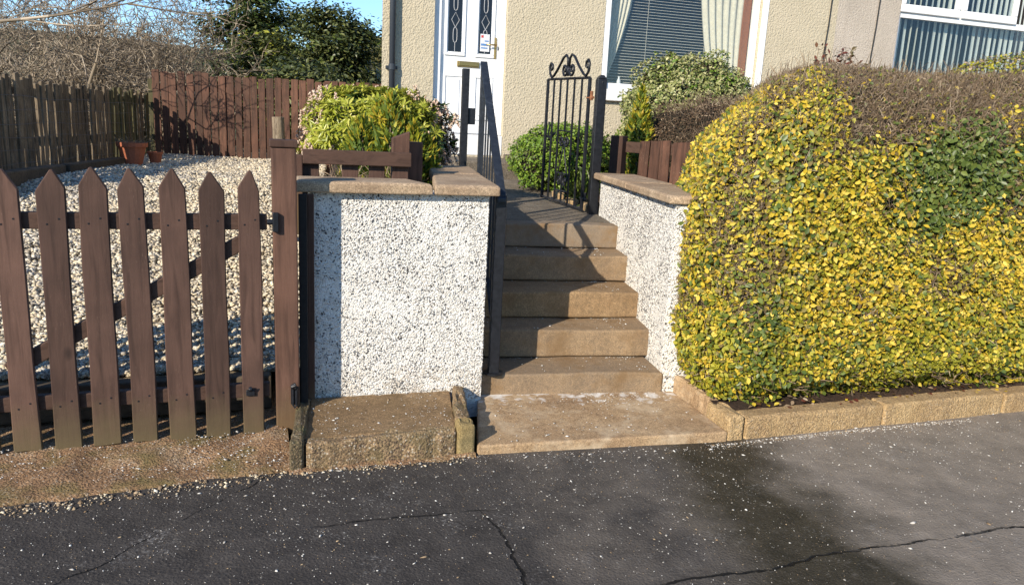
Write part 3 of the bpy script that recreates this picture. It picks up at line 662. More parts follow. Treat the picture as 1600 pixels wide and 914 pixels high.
# door
dr = MB(); dr.box(HO, DU0+.105, DU1-.075, .105, .15, 1.43, 3.44); door = dr.build('door', 'white', hs, bevel=.004)
fm = MB(); fm.box(HO, DU0+.002, DU0+.10, .06, .16, 1.42, 3.55); fm.box(HO, DU1-.07, DU1-.002, .06, .16, 1.42, 3.55); fm.box(HO, DU0+.10, DU1-.07, .062, .16, 3.45, 3.55)
fm.build('door_frame', 'white', door, bevel=.006)
fm = MB(); fm.box(HO, DU0+.004, DU1-.004, .0, .155, 1.160, 1.415); fm.build('door_step', 'whitepaint', hs, bevel=.008)
fm = MB(); fm.box(HO, DU0+.1, DU1-.07, .07, .10, 1.416, 1.428); fm.build('threshold', 'galv', door)
def moulding(u0, u1, z0, z1, v, w=.028, h=.014):
    m = MB(); fr = HO
    m.box(fr, u0, u1, v-h, v+.002, z0, z0+w); m.box(fr, u0, u1, v-h, v+.002, z1-w, z1); m.box(fr, u0, u0+w, v-h, v+.002, z0+w, z1-w); m.box(fr, u1-w, u1, v-h, v+.002, z0+w, z1-w); return m
panels = [(-.375, -.11), (.02, .27)]
for a, b in panels:
    moulding(a, b, 1.60, 2.15, .105).build('panel_moulding', 'white', door, bevel=.006)
    m = MB(); m.box(HO, a+.055, b-.055, .096, .107, 1.655, 2.095); m.build('panel', 'white', door, bevel=.005)
    moulding(a, b, 2.375, 3.36, .105, .035, .018).build('glazing_frame', 'white', door, bevel=.006)
    m = MB(); m.box(HO, a+.05, b-.05, .098, .107, 2.425, 3.31); pane = m.build('pane', 'doorglass', door)
    c = (a+b)/2; m = MB(); V0 = .096
    for zc in (2.62, 2.80, 3.0, 3.18):
        hw, hh = (.032, .075) if zc != 2.80+.0 else (.034, .09)
        if abs(zc-2.80) < .01 or abs(zc-3.18) < .01:
            P_ = [HO.p(c, V0, zc-hh), HO.p(c+.05, V0, zc), HO.p(c, V0, zc+hh), HO.p(c-.05, V0, zc), HO.p(c, V0, zc-hh)]
        else:
            P_ = [HO.p(c+math.sin(t)*hw*(1+.2*math.cos(2*t)), V0, zc-hh*1.2*math.cos(t)) for t in np.linspace(0, 2*math.pi, 15)]
        m.tube(P_, .0042, 4)
    m.tube([HO.p(c, V0, 2.426), HO.p(c, V0, 2.53)], .004, 4)
    m.build('leading', 'lead', pane)
m = MB(); m.box(HO, .085, .205, .0935, .0975, 2.45, 2.66); cd = m.build('card', 'card', door)
m = MB(); m.box(HO, .095, .125, .0915, .0934, 2.615, 2.645); m.build('print', 'cardred', cd)
m = MB(); m.box(HO, .095, .195, .0915, .0934, 2.52, 2.545); m.box(HO, .095, .18, .0915, .0934, 2.485, 2.50); m.box(HO, .14, .195, .0915, .0934, 2.57, 2.585); m.build('print', 'cardblue', cd)
m = MB(); m.box(HO, -.205, .085, .088, .106, 2.245, 2.315); m.box(HO, -.185, .065, .080, .090, 2.258, 2.302); m.build('letterbox', 'brass', door, bevel=.006)
m = MB(); m.box(HO, .272, .302, .088, .106, 2.37, 2.63); hd = m.build('handle_plate', 'brass', door, bevel=.008)
m = MB(); m.tube([HO.p(.287, .09, 2.535), HO.p(.287, .045, 2.535), HO.p(.25, .04, 2.535), HO.p(.15, .042, 2.53)], [.011, .011, .010, .008], 8); m.build('handle_lever', 'brass', hd, smooth=True)
# downpipe
m = MB(); m.tube([HO.p(-1.045, -.06, .9), HO.p(-1.045, -.06, 5.5)], .036, 14); pp = m.build('downpipe', 'pipe', hs, smooth=True)
for z in (2.14, 3.9):
    m = MB(); m.tube([HO.p(-1.045, -.06, z), HO.p(-1.045, -.06, z+.07)], .043, 14); m.box(HO, -1.115, -.975, -.03, .01, z+.012, z+.05); m.build('pipe_bracket', 'pipe', pp, bevel=.003)
# window
win = MB()
fwl, fwr, fb = .085, .085, .085
win.box(HO, WU0+.002, WU0+fwl, .006, .13, WZ0+.003, WZ1-.002); win.box(HO, WU1-fwr, WU1-.002, .05, .13, WZ0+.003, WZ1-.002); win.box(HO, WU0+fwl, WU1-fwr, .052, .13, WZ0+.003, WZ0+fb); win.box(HO, WU0+fwl, WU1-fwr, .052, .13, WZ1-.08, WZ1-.002)
wf = win.build('window', 'white', hs, bevel=.008)
m = MB(); m.box(HO, WU0-.06, WU1+.06, -.07, .06, WZ0-.15, WZ0); m.build('window_sill', 'whitepaint', wf, bevel=.012)
m = MB(); m.box(HO, WU1+.004, WU1+.10, -.012, .02, WZ0+.003, WZ1+.08); m.build('window_trim', 'white', wf, bevel=.005)
m = MB(); m.box(HO, WU0+fwl-.005, WU1-fwr+.005, .086, .094, WZ0+fb-.005, WZ1-.075); m.build('pane', 'glass', wf)
m = MB(); m.box(HO, WU1-fwr-.11, WU1-fwr-.003, .135, .34, WZ0+.05, WZ1); m.build('inner_reveal', 'timber_in', wf)
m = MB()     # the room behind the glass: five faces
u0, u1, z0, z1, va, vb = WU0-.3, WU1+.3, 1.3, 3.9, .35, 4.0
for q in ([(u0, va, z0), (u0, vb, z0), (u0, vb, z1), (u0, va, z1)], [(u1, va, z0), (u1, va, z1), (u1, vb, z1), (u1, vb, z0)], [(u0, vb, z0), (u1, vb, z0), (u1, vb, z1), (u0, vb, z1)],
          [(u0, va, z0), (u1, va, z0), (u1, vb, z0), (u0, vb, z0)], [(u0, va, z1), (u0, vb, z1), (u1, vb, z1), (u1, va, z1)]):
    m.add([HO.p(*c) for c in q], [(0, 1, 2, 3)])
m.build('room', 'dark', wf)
m = MB(); m.box(HO, WU0+.005, WU1-.005, .135, .345, WZ0+.0, WZ0+.03); m.build('inner_sill', 'white', wf)
# venetian blind inside
vb_ = thing('venetian_blind', HO.p(2.9, .24, WZ0+.05), 'pale venetian blind with many thin slats inside the house window', 'blind')
m = MB(); m.box(Fr(0, 0, 18), -1.10, 1.10, -.011, .011, -.0012, .0012)
sl = bpy.data.meshes.new('slat'); vs = []
F0 = Fr(0, 0, 18)
for uu in (-1.06, 1.06):
    for vv, zz_ in ((-.013, -.0040), (0, .0012), (.013, .0022), (.013, .0010), (0, .0), (-.013, -.0056)): vs.append(F0.p(uu, vv, zz_))
sl.from_pydata(vs, [], [(i, (i+1) % 6, 6+(i+1) % 6, 6+i) for i in range(6)]+[(5, 4, 3, 2, 1, 0), (6, 7, 8, 9, 10, 11)]); sl.materials.append(MT['slat'])
nsl = 39
for k in range(nsl):
    o = bpy.data.objects.new('slat', sl); COL.objects.link(o); o.parent = vb_; o.location = (0, 0, .03+k*.0375); o.rotation_euler = (0, 0, 0)
for du in (-.45, .45):
    m = MB(); m.tube([HO.p(2.9+du, .222, WZ0+.07), HO.p(2.9+du, .222, WZ1)], .0025, 4); m.build('ladder_cord', 'slat', vb_)
m = MB(); m.box(HO, 1.85, 3.95, .225, .255, WZ0+.052, WZ0+.068); m.build('bottom_rail', 'slat', vb_)
def curtain(label, top, bot, zt, zb, v, flare, mat='curtain'):
    """pleated hanging cloth: top (u0,u1) -> bot (u0,u1)"""
    m = MB(); nu, nz = 44, 20; vs = []
    for j in range(nz+1):
        t = j/nz; e = t**flare; a = top[0]+(bot[0]-top[0])*e; b = top[1]+(bot[1]-top[1])*e; z = zt+(zb-zt)*t
        for i in range(nu+1):
            q = i/nu; fold = .020*math.sin(q*nu*.9+.6*math.sin(t*3))*(1+.3*math.sin(i*1.7)); vs.append(HO.p(a+(b-a)*q, v+fold, z))
    fs = [(j*(nu+1)+i, j*(nu+1)+i+1, (j+1)*(nu+1)+i+1, (j+1)*(nu+1)+i) for j in range(nz) for i in range(nu)]
    m.add(vs, fs); o = m.build('curtain', mat, None, smooth=True); return tag(o, label, 'curtain', 'net curtains in the house window')
curtain('pale net curtain swept back at the left side of the house window', (1.80, 2.22), (1.80, 1.87), 3.62, 2.22, .175, 1.7)
curtain('pale net curtain beside the orange timber at the right of the house window', (3.18, 3.93), (3.48, 3.93), 3.62, 2.14, .175, 1.3)
# vase of blue flowers and a bottle on the inner sill
fl = thing('flower_vase', HO.p(2.87, .16, WZ0+.03), 'bunch of blue flowers in a vase behind the house window', 'vase')
m = MB(); m.lathe(HO.p(2.87, .165, WZ0+.032), [(.03, 0), (.04, .06), (.035, .14), (.025, .2), (.03, .22)], 14); m.build('vase', 'white', fl, smooth=True)
Pn = np.array(HO.p(2.87, .165, WZ0+.30))+RNG.normal(0, 1, (260, 3))*[.045, .02, .03]
leaves('flower_heads', Pn, RNG.normal(0, 1, (260, 3)), .03, ['blue'], parent=fl)
m = MB(); m.lathe(HO.p(2.06, .165, WZ0+.032), [(.026, 0), (.028, .08), (.024, .10), (.012, .125), (.012, .15), (.001, .152)], 14)
tag(m.build('bottle', 'card', None, smooth=True), 'small pale bottle on the sill at the left of the house window', 'bottle')
# cables on the wall
for u, z0, lab in ((5.17, 1.6, 'thin black cable down the cream wall right of the window'), (6.0, 1.6, 'thin black cable down the pinkish neighbouring wall')):
    m = MB(); P_ = [HO.p(u+.012*math.sin(k*1.7)+.004*k, -.012, z0+k*.4) for k in range(10)]; m.tube(P_, .009, 6); tag(m.build('wall_cable', 'cable', None, smooth=True), lab, 'cable')
# neighbour
nb = thing('house', HO.p(8, 0, 1.1), 'pinkish pebbled neighbouring house with large white window at top right', 'house')
NU0, NU1, NZ0, NZ1 = 6.43, 9.3, 2.25, 4.9
facade('wall', HO, [5.327, 13.0], [.6, 5.6], [(NU0, NU1, NZ0, NZ1)], .14, 'pinkcast', nb)
m = MB(); m.prism(HO, [(5.33, 5.5), (13.2, 5.5), (13.2, 5.62), (5.33, 5.62)], -.4, 7.3); m.build('roof', 'roof', nb)
m = MB(); ZT = 3.43
m.box(HO, NU0+.002, NU0+.055, .04, .12, NZ0, NZ1); m.box(HO, NU1-.06, NU1-.002, .04, .12, NZ0, NZ1)
m.box(HO, NU0+.055, NU1-.06, .041, .12, ZT-.03, ZT+.06); m.box(HO, NU0+.055, NU1-.06, .041, .12, NZ0, NZ0+.07); m.box(HO, NU0+.055, NU1-.06, .041, .12, NZ1-.07, NZ1)
nw = m.build('window', 'white', nb, bevel=.006)
for a, b in ((NU0+.01, 7.56), (7.60, 8.7)):
    m = MB(); zb = ZT+.045
    m.box(HO, a, b, .005, .06, zb, zb+.115); m.box(HO, a, a+.09, .005, .06, zb+.115, NZ1-.04); m.box(HO, b-.09, b, .005, .06, zb+.115, NZ1-.04); m.box(HO, a+.09, b-.09, .006, .06, NZ1-.13, NZ1-.04)
    m.build('sash', 'white', nw, bevel=.012)
    m = MB(); m.box(HO, a+.08, b-.08, .026, .034, zb+.1, NZ1-.1); m.build('pane', 'glass', nw)
m = MB(); m.box(HO, NU0+.05, NU1-.055, .07, .078, NZ0+.06, ZT-.02); m.build('pane', 'glass', nw)
m = MB(); u0, u1, z0, z1, va, vb = NU0-.2, NU1+.2, 1.6, 5.1, .30, 3.5
for q in ([(u0, va, z0), (u0, vb, z0), (u0, vb, z1), (u0, va, z1)], [(u1, va, z0), (u1, va, z1), (u1, vb, z1), (u1, vb, z0)], [(u0, vb, z0), (u1, vb, z0), (u1, vb, z1), (u0, vb, z1)],
          [(u0, va, z0), (u1, va, z0), (u1, vb, z0), (u0, vb, z0)], [(u0, va, z1), (u0, vb, z1), (u1, vb, z1), (u1, va, z1)]): m.add([HO.p(*c) for c in q], [(0, 1, 2, 3)])
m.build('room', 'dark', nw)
m = MB(); m.box(HO, NU0-.05, NU1+.05, -.06, .05, NZ0-.12, NZ0); m.build('window_sill', 'whitepaint', nw, bevel=.01)
vbl = thing('vertical_blind', HO.p(7.5, .2, NZ0+.05), 'grey green vertical blind hanging in the neighbouring window', 'blind')
vm = []
for k in range(3):
    me = bpy.data.meshes.new('slat'); nz = 8; vs = []
    for j in range(nz+1):
        for i in range(5):
            q = i/4-.5; vs.append((q*.089, .010*math.cos(q*3.1)+.004*math.sin(j*.9+k*2), j*2.5/nz))
    me.from_pydata(vs, [], [(j*5+i, j*5+i+1, (j+1)*5+i+1, (j+1)*5+i) for j in range(nz) for i in range(4)]); me.materials.append(MT['vslat']); me.polygons.foreach_set('use_smooth', [True]*len(me.polygons)); vm.append(me)
for k in range(24):
    o = bpy.data.objects.new('slat', vm[k % 3]); COL.objects.link(o); o.parent = vbl
    o.location = HO.p(6.52+k*.112, .20, NZ0+.08) - OFF[vbl.name]; o.rotation_euler = (0, 0, R(18)+R(20)+random.uniform(-.22, .22)+(.7 if k in (3, 4) else 0))

# ================================================================ WOODEN GATE AND POST
gt = thing('driveway_gate', GATE.p(.45, 0, .03), 'dark brown wooden picket gate with diagonal brace across the driveway', 'gate')
def piece_mesh(name, poly, v0, v1, mat, bevel=.004):
    """a flat board in its own local axes (x right, y away, z up)"""
    mb = MB(); mb.prism(WORLD, poly, v0, v1); me = bpy.data.meshes.new(name); me.from_pydata(mb.v, [], mb.f); me.materials.append(MT[mat])
    bm = bmesh.new(); bm.from_mesh(me); bmesh.ops.recalc_face_normals(bm, faces=bm.faces)
    if bevel: bmesh.ops.bevel(bm, geom=[e for e in bm.edges], offset=bevel, segments=1, affect='EDGES')
    bm.to_mesh(me); bm.free(); return me
def put(name, me, parent, loc, rz=0, rx=0, ry=0, scale=None):
    o = bpy.data.objects.new(name, me); COL.objects.link(o); o.parent = parent
    o.location = Vector(loc)-OFF[parent.name]; o.rotation_euler = (rx, ry, rz); OFF[o.name] = Vector(loc)
    if scale: o.scale = scale
    return o
for k in range(-4, 7):
    h = 1.237+.006*k + random.uniform(-.012, .012); wd = .104+random.uniform(-.008, .008); tp = random.uniform(-.009, .009); sh_ = random.uniform(-.012, .012)
    j = lambda: random.uniform(-.0045, .0045)
    me = piece_mesh('picket', [(-wd/2+j(), j()), (-.01, j()), (wd/2+j(), j()), (wd/2+j(), h*.3), (wd/2+j(), h*.6), (wd/2+j(), h-.085+sh_), (tp+.007, h-.003), (tp-.005, h), (-wd/2+j(), h-.085-sh_), (-wd/2+j(), h*.65), (-wd/2+j(), h*.33)], 0, .022, 'picket')
    o = put('picket', me, gt, GATE.p(.004+k*.1590, -.022, .03+random.uniform(-.004, .004)), GATE.yaw, ry=R(random.uniform(-.35, .35)))
    # nail heads
    nm = MB()
    for zz_ in (.215, 1.03):
        for du in (-.022, .024): nm.box(WORLD, du-.0035, du+.0035, -.0014, .004, zz_+du*.5-.0035, zz_+du*.5+.0035)
    nme = bpy.data.meshes.new('nail_heads'); nme.from_pydata(nm.v, [], nm.f); nme.materials.append(MT['iron'])
    no = bpy.data.objects.new('nail_heads', nme); COL.objects.link(no); no.parent = o; no['kind'] = 'stuff'
for nm_, z, hgt in (('top_rail', 1.024, .072), ('bottom_rail', .212, .068)):
    m = MB(); m.box(GATE, -.75, 1.035, .002, .042, z, z+hgt); m.build(nm_, 'rail', gt, bevel=.005)
a, b = Vector((-.05, .40)), Vector((.98, 1.0)); dr_ = (b-a).normalized(); pn = Vector((-dr_.y, dr_.x))*.036
m = MB(); m.prism(GATE, [tuple(a-pn), tuple(b-pn), tuple(b+pn*.9+Vector((0, 0))), tuple(a+pn)], .003, .040); m.build('brace', 'rail', gt, bevel=.005)
m = MB(); m.tube([GATE.p(1.035, .012, 1.06), GATE.p(1.085, .012, 1.06)], .014, 8); m.box(GATE, 1.06, 1.085, -.004, .03, 1.015, 1.105); m.build('hinge', 'iron', gt, bevel=.003)
m = MB(); m.box(GATE, .925, .965, -.034, -.0235, .232, .262); m.tube([GATE.p(.945, -.03, .262), GATE.p(.945, -.045, .275)], .010, 8); m.build('bolt_plate', 'iron', gt, bevel=.003)
PS = Fr(-1.075, 3.577, 18)
gp = thing('gate_post', PS.p(0, .06, .03), 'square dark brown gate post with flat cap beside the left white wall', 'post')
m = MB(); m.hexa([PS.p(-.058, .0, 0), PS.p(.056, .0, 0), PS.p(.056, .115, 0), PS.p(-.058, .115, 0)], [PS.p(-.062, -.004, 1.402), PS.p(.050, -.004, 1.402), PS.p(.050, .111, 1.402), PS.p(-.062, .111, 1.402)])
m.build('shaft', 'post', gp, bevel=.007)
m = MB(); m.hexa([PS.p(-.070, -.012, 1.4025), PS.p(.058, -.012, 1.4025), PS.p(.058, .118, 1.4025), PS.p(-.070, .118, 1.4025)], [PS.p(-.068, -.010, 1.437), PS.p(.056, -.010, 1.437), PS.p(.056, .116, 1.437), PS.p(-.068, .116, 1.437)])
m.build('cap', 'post', gp, bevel=.005)
m = MB(); m.box(PS, .012, .045, -.012, -.0015, .16, .25); m.tube([PS.p(.03, -.02, .245), PS.p(.02, -.035, .262), PS.p(.036, -.035, .27)], .011, 6); m.tube([PS.p(.022, -.016, .24), PS.p(.022, -.02, .16), PS.p(.03, -.024, .145), PS.p(.038, -.02, .16), PS.p(.038, -.016, .24)], .006, 6); m.build('latch', 'iron', gp, bevel=.002)
m = MB()     # a drying crack down the face of the post: a thin sunken groove of dark timber
P_ = [PS.p(.022+.006*math.sin(k*.9)+.002*k, .0025, .25+k*.06) for k in range(9)]; m.tube(P_, [.001, .0035, .004, .0045, .0045, .004, .004, .003, .001], 4); m.build('crack', 'blackwood', gp)
bb = thing('edge_board', PS.p(.09, .1, 0), 'black upright boards wedged between the gate post and the white wall', 'board')
m = MB(); m.box(PS, .060, .098, .05, .085, .10, 1.185); m.build('board', 'blackwood', bb, bevel=.003)
m = MB(); m.box(PS, .102, .135, .12, .145, .13, 1.18); m.build('board', 'post', bb, bevel=.004)
# timber edge behind the gate holding the gravel
m = MB(); m.box(ST, -5, -.93, .66, .74, .05, .232); tag(m.build('sleeper', 'sleeper', None, bevel=.01), 'dark timber board on edge holding back the gravel behind the gate', 'sleeper')

# ================================================================ LOW FENCE BEHIND THE LEFT WALL
lf = thing('low_fence', (-.95, 4.45, 1.0), 'low brown fence rail with stub pickets standing behind the left wall coping', 'fence')
LF = Fr(-1.19, 4.28, 17)
m = MB(); m.box(LF, .0, .60, -.02, .02, 1.292, 1.372); m.build('rail', 'rail', lf, bevel=.004)
for u in (.045, .26, .41, .545):
    me = piece_mesh('picket', [(-.045, 0), (.045, 0), (.045, .36), (-.045, .36)], 0, .02, 'picket', .003); put('picket', me, lf, LF.p(u, .023, .95), LF.yaw)
m = MB(); m.hexa([LF.p(.50, .05, .9), LF.p(.60, .05, .9), LF.p(.60, .11, .9), LF.p(.50, .11, .9)], [LF.p(.50, .05, 1.45), LF.p(.60, .05, 1.49), LF.p(.60, .11, 1.49), LF.p(.50, .11, 1.45)]); m.build('post', 'post', lf, bevel=.005)
m = MB(); m.box(LF, -.06, .0, -.02, .04, .9, 1.34); m.build('post', 'post', lf, bevel=.005)
lf2 = thing('low_fence', (-.64, 5.6, 1.0), 'low brown fence running back along the path beside the pieris bush', 'fence')
L2 = Fr(-.60, 4.62, 99)      # u runs away from the street
for u in (.10, .22, .34, .46, .62, .78, .94, 1.1, 1.26, 1.42):
    me = piece_mesh('picket', [(-.04, 0), (.04, 0), (.045, .43), (0, .45), (-.04, .44)], 0, .02, 'picket', .003); put('picket', me, lf2, L2.p(u, .0, .95), L2.yaw, ry=random.uniform(-.03, .03))
for u0 in (.04, 1.5):
    m = MB(); m.box(L2, u0-.04, u0+.04, -.03, .05, .9, 1.43 if u0 < 1 else 1.45); m.build('post', 'post', lf2, bevel=.006)
m = MB(); m.box(L2, .0, 1.56, .022, .06, 1.30, 1.37); m.build('rail', 'rail', lf2, bevel=.004)
# ---- low fence behind the right wall
rf = thing('low_fence', (1.0, 6.3, 1.0), 'low brown paling fence above the right wall coping', 'fence')
RFF = Fr(.795, 6.58, -36)
m = MB(); m.box(RFF, -.02, .095, -.03, .06, .9, 1.515); m.build('post', 'post', rf, bevel=.006)
m = MB(); m.box(RFF, .09, .98, .035, .07, 1.38, 1.47); m.build('rail', 'rail', rf, bevel=.004)
for k in range(8):
    h = .56+random.uniform(-.015, .01); me = piece_mesh('picket', [(-.045, 0), (.045, 0), (.043, h), (-.044, h-.008)], 0, .02, 'brownfence', .003)
    put('picket', me, rf, RFF.p(.27+k*.098, .012, .93), RFF.yaw, ry=random.uniform(-.02, .02))
# ================================================================ BACK FENCES
bf = thing('board_fence', (-4.2, 13, .78), 'tall red brown vertical board fence at the far end of the driveway', 'fence')
xs = -6.02; k = 0
while xs < -1.7:
    wd = random.uniform(.108, .124); h = 1.315+random.uniform(-.02, .02)+(.0 if k > 6 else .03); j = lambda: random.uniform(-.004, .004)
    me = piece_mesh('board', [(-wd/2, 0), (wd/2, 0), (wd/2+j(), h+j()), (-wd/2+j(), h+j())], 0, .02, 'brownfence', .003)
    put('board', me, bf, (xs, 13+random.uniform(-.006, .006), .80+random.uniform(-.01, .01)), 0, ry=random.uniform(-.008, .008))
    xs += wd+random.uniform(.012, .024); k += 1
for z in (1.0, 1.85):
    m = MB(); m.box(WORLD, -6.1, -1.75, 13.022, 13.06, z, z+.09); m.build('rail', 'brownfence', bf, bevel=.004)
for x in (-6.12, -4.87, -3.2):
    m = MB(); m.box(WORLD, x-.05, x+.05, 13.03, 13.13, .6, 2.02 if x < -6 else 2.12); m.build('post', 'greenfence' if x < -6 else 'brownfence', bf, bevel=.006)
gf = thing('paling_fence', (-5.7, 10.5, .8), 'weathered grey paling fence with wire mesh along the left of the driveway', 'fence')
p0, p1 = Vector((-5.05, 6.6, 0)), Vector((-6.12, 12.95, 0)); GF = Fr(p0.x, p0.y, math.degrees(math.atan2(p1.y-p0.y, p1.x-p0.x))); GL = (p1-p0).length
u = 0; k = 0
while u < GL:
    wd = random.uniform(.075, .105); h = 1.02+random.uniform(-.05, .04)-.04*u/GL; nz = 5; j = lambda: random.uniform(-.008, .008)
    L_ = [(-wd/2+j(), h*i/nz) for i in range(nz+1)]; Rr_ = [(wd/2+j(), h*i/nz) for i in range(nz+1)]
    me = piece_mesh('paling', [L_[0]]+[Rr_[0]]+Rr_[1:]+[(j(), h+.01)]+L_[:0:-1], 0, .028, 'greenfence' if (u/GL > .72 and random.random() < .8) else 'greyfence', .003)
    put('paling', me, gf, GF.p(u, random.uniform(-.012, .012), .79), GF.yaw, ry=random.uniform(-.035, .035), rx=random.uniform(-.03, .03))
    u += wd+random.uniform(.006, .035); k += 1
for z in (1.1, 1.62): m = MB(); m.box(GF, -.1, GL, .03, .075, z, z+.08); m.build('rail', 'greyfence', gf, bevel=.006)
m = MB()
for z in np.linspace(.9, 1.6, 6): m.tube([GF.p(q*GL, -.035+.006*math.sin(q*40), z+.012*math.sin(q*23+z*9)) for q in np.linspace(0, 1, 30)], .0022, 3)
for q in np.linspace(.01, .99, 44): m.tube([GF.p(q*GL+.008*math.sin(z*20), -.035, z) for z in (.84, 1.1, 1.35, 1.62)], .0018, 3)
m.build('wire_mesh', 'wire', gf, kind='stuff')
SLP = Fr(-4.7, 6.7, math.degrees(math.atan2(3.4, -.45)))
m = MB(); m.box(SLP, 0, 1.75, 0, .14, .70, .90); tag(m.build('sleeper', 'sleeper', None, bevel=.015), 'mossy timber sleeper on the gravel edge under the paling fence, nearer the camera', 'sleeper')
m = MB(); m.box(SLP, 1.82, 3.55, -.01, .13, .72, .90); tag(m.build('sleeper', 'sleeper', None, bevel=.015), 'mossy timber sleeper on the gravel edge beside the large plant pot', 'sleeper')
m = MB(); m.tube([(-1.90, 6.2, .4), (-1.90, 6.2, 1.1), (-1.915, 6.2, 1.53)], [.055, .052, .048], 10); tag(m.build('stub_post', 'greyfence', None, bevel=.006), 'short weathered grey post behind the brown gate post', 'post')
# pots
def pot(name, c, r, h, label, dry):
    t = thing(name, c, label, 'plant pot', 'terracotta pots by the fence')
    m = MB(); m.lathe(c, [(r*.62, 0), (r*.9, h*.80), (r*.92, h*.82), (r*1.03, h*.82), (r*1.05, h), (r*.93, h), (r*.90, h*.86)], 28, flute=-.02); m.build('pot', 'terracotta', t)
    m = MB(); m.lathe(Vector(c)+Vector((0, 0, h*.84)), [(r*.9, 0), (r*.5, .012), (.001, .02)], 18); m.build('compost', 'soil', t)
    P0, P1 = [], []
    for _ in range(dry):
        a = random.uniform(0, 6.28); q = random.uniform(0, r*.8); b = Vector(c)+Vector((q*math.cos(a), q*math.sin(a), h*.88)); d = Vector((math.cos(a)*random.uniform(.2, 1), math.sin(a)*random.uniform(.2, 1), random.uniform(.15, .7)))*random.uniform(.08, .22); mid = b+d*.5+Vector((0, 0, .02))
        P0 += [b, mid]; P1 += [mid, b+d]
    if dry: segs_mesh('dry_stems', [list(p) for p in P0], [list(p) for p in P1], [.002]*len(P0), [.0012]*len(P0), ['twig'], t)
pot('plant_pot', (-5.11, 10.27, .795), .185, .30, 'large ribbed terracotta pot with dry stems by the paling fence', 90)
pot('plant_pot', (-5.0, 10.68, .795), .10, .17, 'small terracotta pot to the right of the larger one', 0)

# ================================================================ IRON HANDRAIL, POSTS, GATE
hr = thing('handrail', (-.085, 4.17, .175), 'black metal handrail climbing the left side of the steps', 'handrail')
f0, f1 = Vector((-.085, 4.17, 0)), Vector((-.272, 5.50, 0)); hd_ = (f1-f0); HL = hd_.length; HF = Fr(f0.x, f0.y, math.degrees(math.atan2(hd_.y, hd_.x)))
zr = lambda u: 1.20+u/HL*.772
def flatbar(fr, pts, hw, ht, name, mat, par, bev=.003):
    m = MB(); n_ = len(pts); vs = []
    for u, z in pts: vs += [fr.p(u, -hw, z-ht), fr.p(u, hw, z-ht), fr.p(u, hw, z), fr.p(u, -hw, z)]
    fs = [(i*4+k, i*4+(k+1) % 4, (i+1)*4+(k+1) % 4, (i+1)*4+k) for i in range(n_-1) for k in range(4)]+[(3, 2, 1, 0), tuple(range((n_-1)*4, n_*4))]
    m.add(vs, fs); return m.build(name, mat, par, bevel=bev)
flatbar(HF, [(-.045, 1.168), (0, 1.20), (HL, 1.975)], .024, .022, 'top_rail', 'rail_iron', hr)
flatbar(HF, [(.05, .36), (HL-.02, 1.10)], .010, .02, 'bottom_rail', 'rail_iron', hr, 0)
m = MB(); m.box(HF, -.03, .03, -.030, .030, .18, 1.185); m.build('front_post', 'iron', hr, bevel=.004)
m = MB(); m.lathe(HF.p(0, 0, .174), [(.055, 0), (.055, .010), (.030, .014), (.029, .02)], 24); m.build('base_flange', 'iron', hr)
m = MB(); m.box(HF, HL-.019, HL+.019, -.019, .019, .88, 1.955); m.build('rear_post', 'rail_iron', hr, bevel=.004)
for i in range(1, 8):
    u = HL*i/8; m = MB(); m.box(HF, u-.0055, u+.0055, -.0055, .0055, .34+.74*i/8, zr(u)-.018); m.build('baluster', 'rail_iron', hr)
sl_ = thing('slam_post', (-.43, 6.12, .88), 'black iron post with latch plate opposite the iron gate, in front of the door', 'post')
SPF = Fr(-.438, 6.12, 10)
m = MB(); m.box(SPF, -.028, .028, -.028, .028, .86, 1.962); m.build('shaft', 'iron', sl_, bevel=.005)
m = MB(); m.box(SPF, .030, .085, -.006, .006, 1.545, 1.67); m.build('latch_plate', 'iron', sl_, bevel=.003)
gp2 = thing('iron_gate_post', (.62, 6.28, .87), 'black square iron post carrying the open garden gate at the right wall', 'post')
GPF = Fr(.622, 6.285, 10)
m = MB(); m.box(GPF, -.038, .038, -.038, .038, .80, 1.945); m.hexa([GPF.p(a, b, 1.945) for a, b in ((-.038, -.038), (.038, -.038), (.038, .038), (-.038, .038))], [GPF.p(a, b, 1.975) for a, b in ((-.014, -.03), (.014, -.03), (.014, .03), (-.014, .03))]); m.build('shaft', 'iron', gp2, bevel=.006)
m = MB(); m.lathe(GPF.p(0, -.040, 1.92), [(.006, -.006), (.006, .006)], 8); m.build('bolt', 'iron', gp2)
ig = thing('garden_gate', (.53, 6.33, .9), 'open black wrought iron garden gate with scrolls on top', 'gate')
h0, h1 = Vector((.535, 6.33, 0)), Vector((.232, 7.18, 0)); gd = h1-h0; GLn = gd.length; IG = Fr(h0.x, h0.y, math.degrees(math.atan2(gd.y, gd.x)))
tz = lambda u: .02*u/GLn     # the leaf sits a touch high at its free end
def bar(u0, z0, u1, z1, r, name, sides=4): m = MB(); m.tube([IG.p(u0, 0, z0+tz(u0)), IG.p(u1, 0, z1+tz(u1))], r, sides); return m.build(name, 'iron', ig)
ZB, ZTp = .90, 1.955
for u in (.0, GLn): m = MB(); m.box(IG, u-.018, u+.018, -.009, .009, ZB-.005+tz(u), ZTp+tz(u)); m.build('stile', 'iron', ig, bevel=.002)
bar(0, ZTp, GLn, ZTp, .011, 'top_bar'); bar(0, ZB+.01, GLn, ZB+.01, .011, 'bottom_bar')
us = [GLn*i/6 for i in range(1, 6)]
for i, u in enumerate(us):
    if i == 2: bar(u, 1.52, u, ZTp, .0095, 'bar', 6); bar(u, ZB, u, 1.17, .0095, 'bar', 6)
    else: bar(u, ZB, u, ZTp, .0095, 'bar', 6)
bar(us[1], 1.52, us[3], 1.52, .007, 'cross_bar')
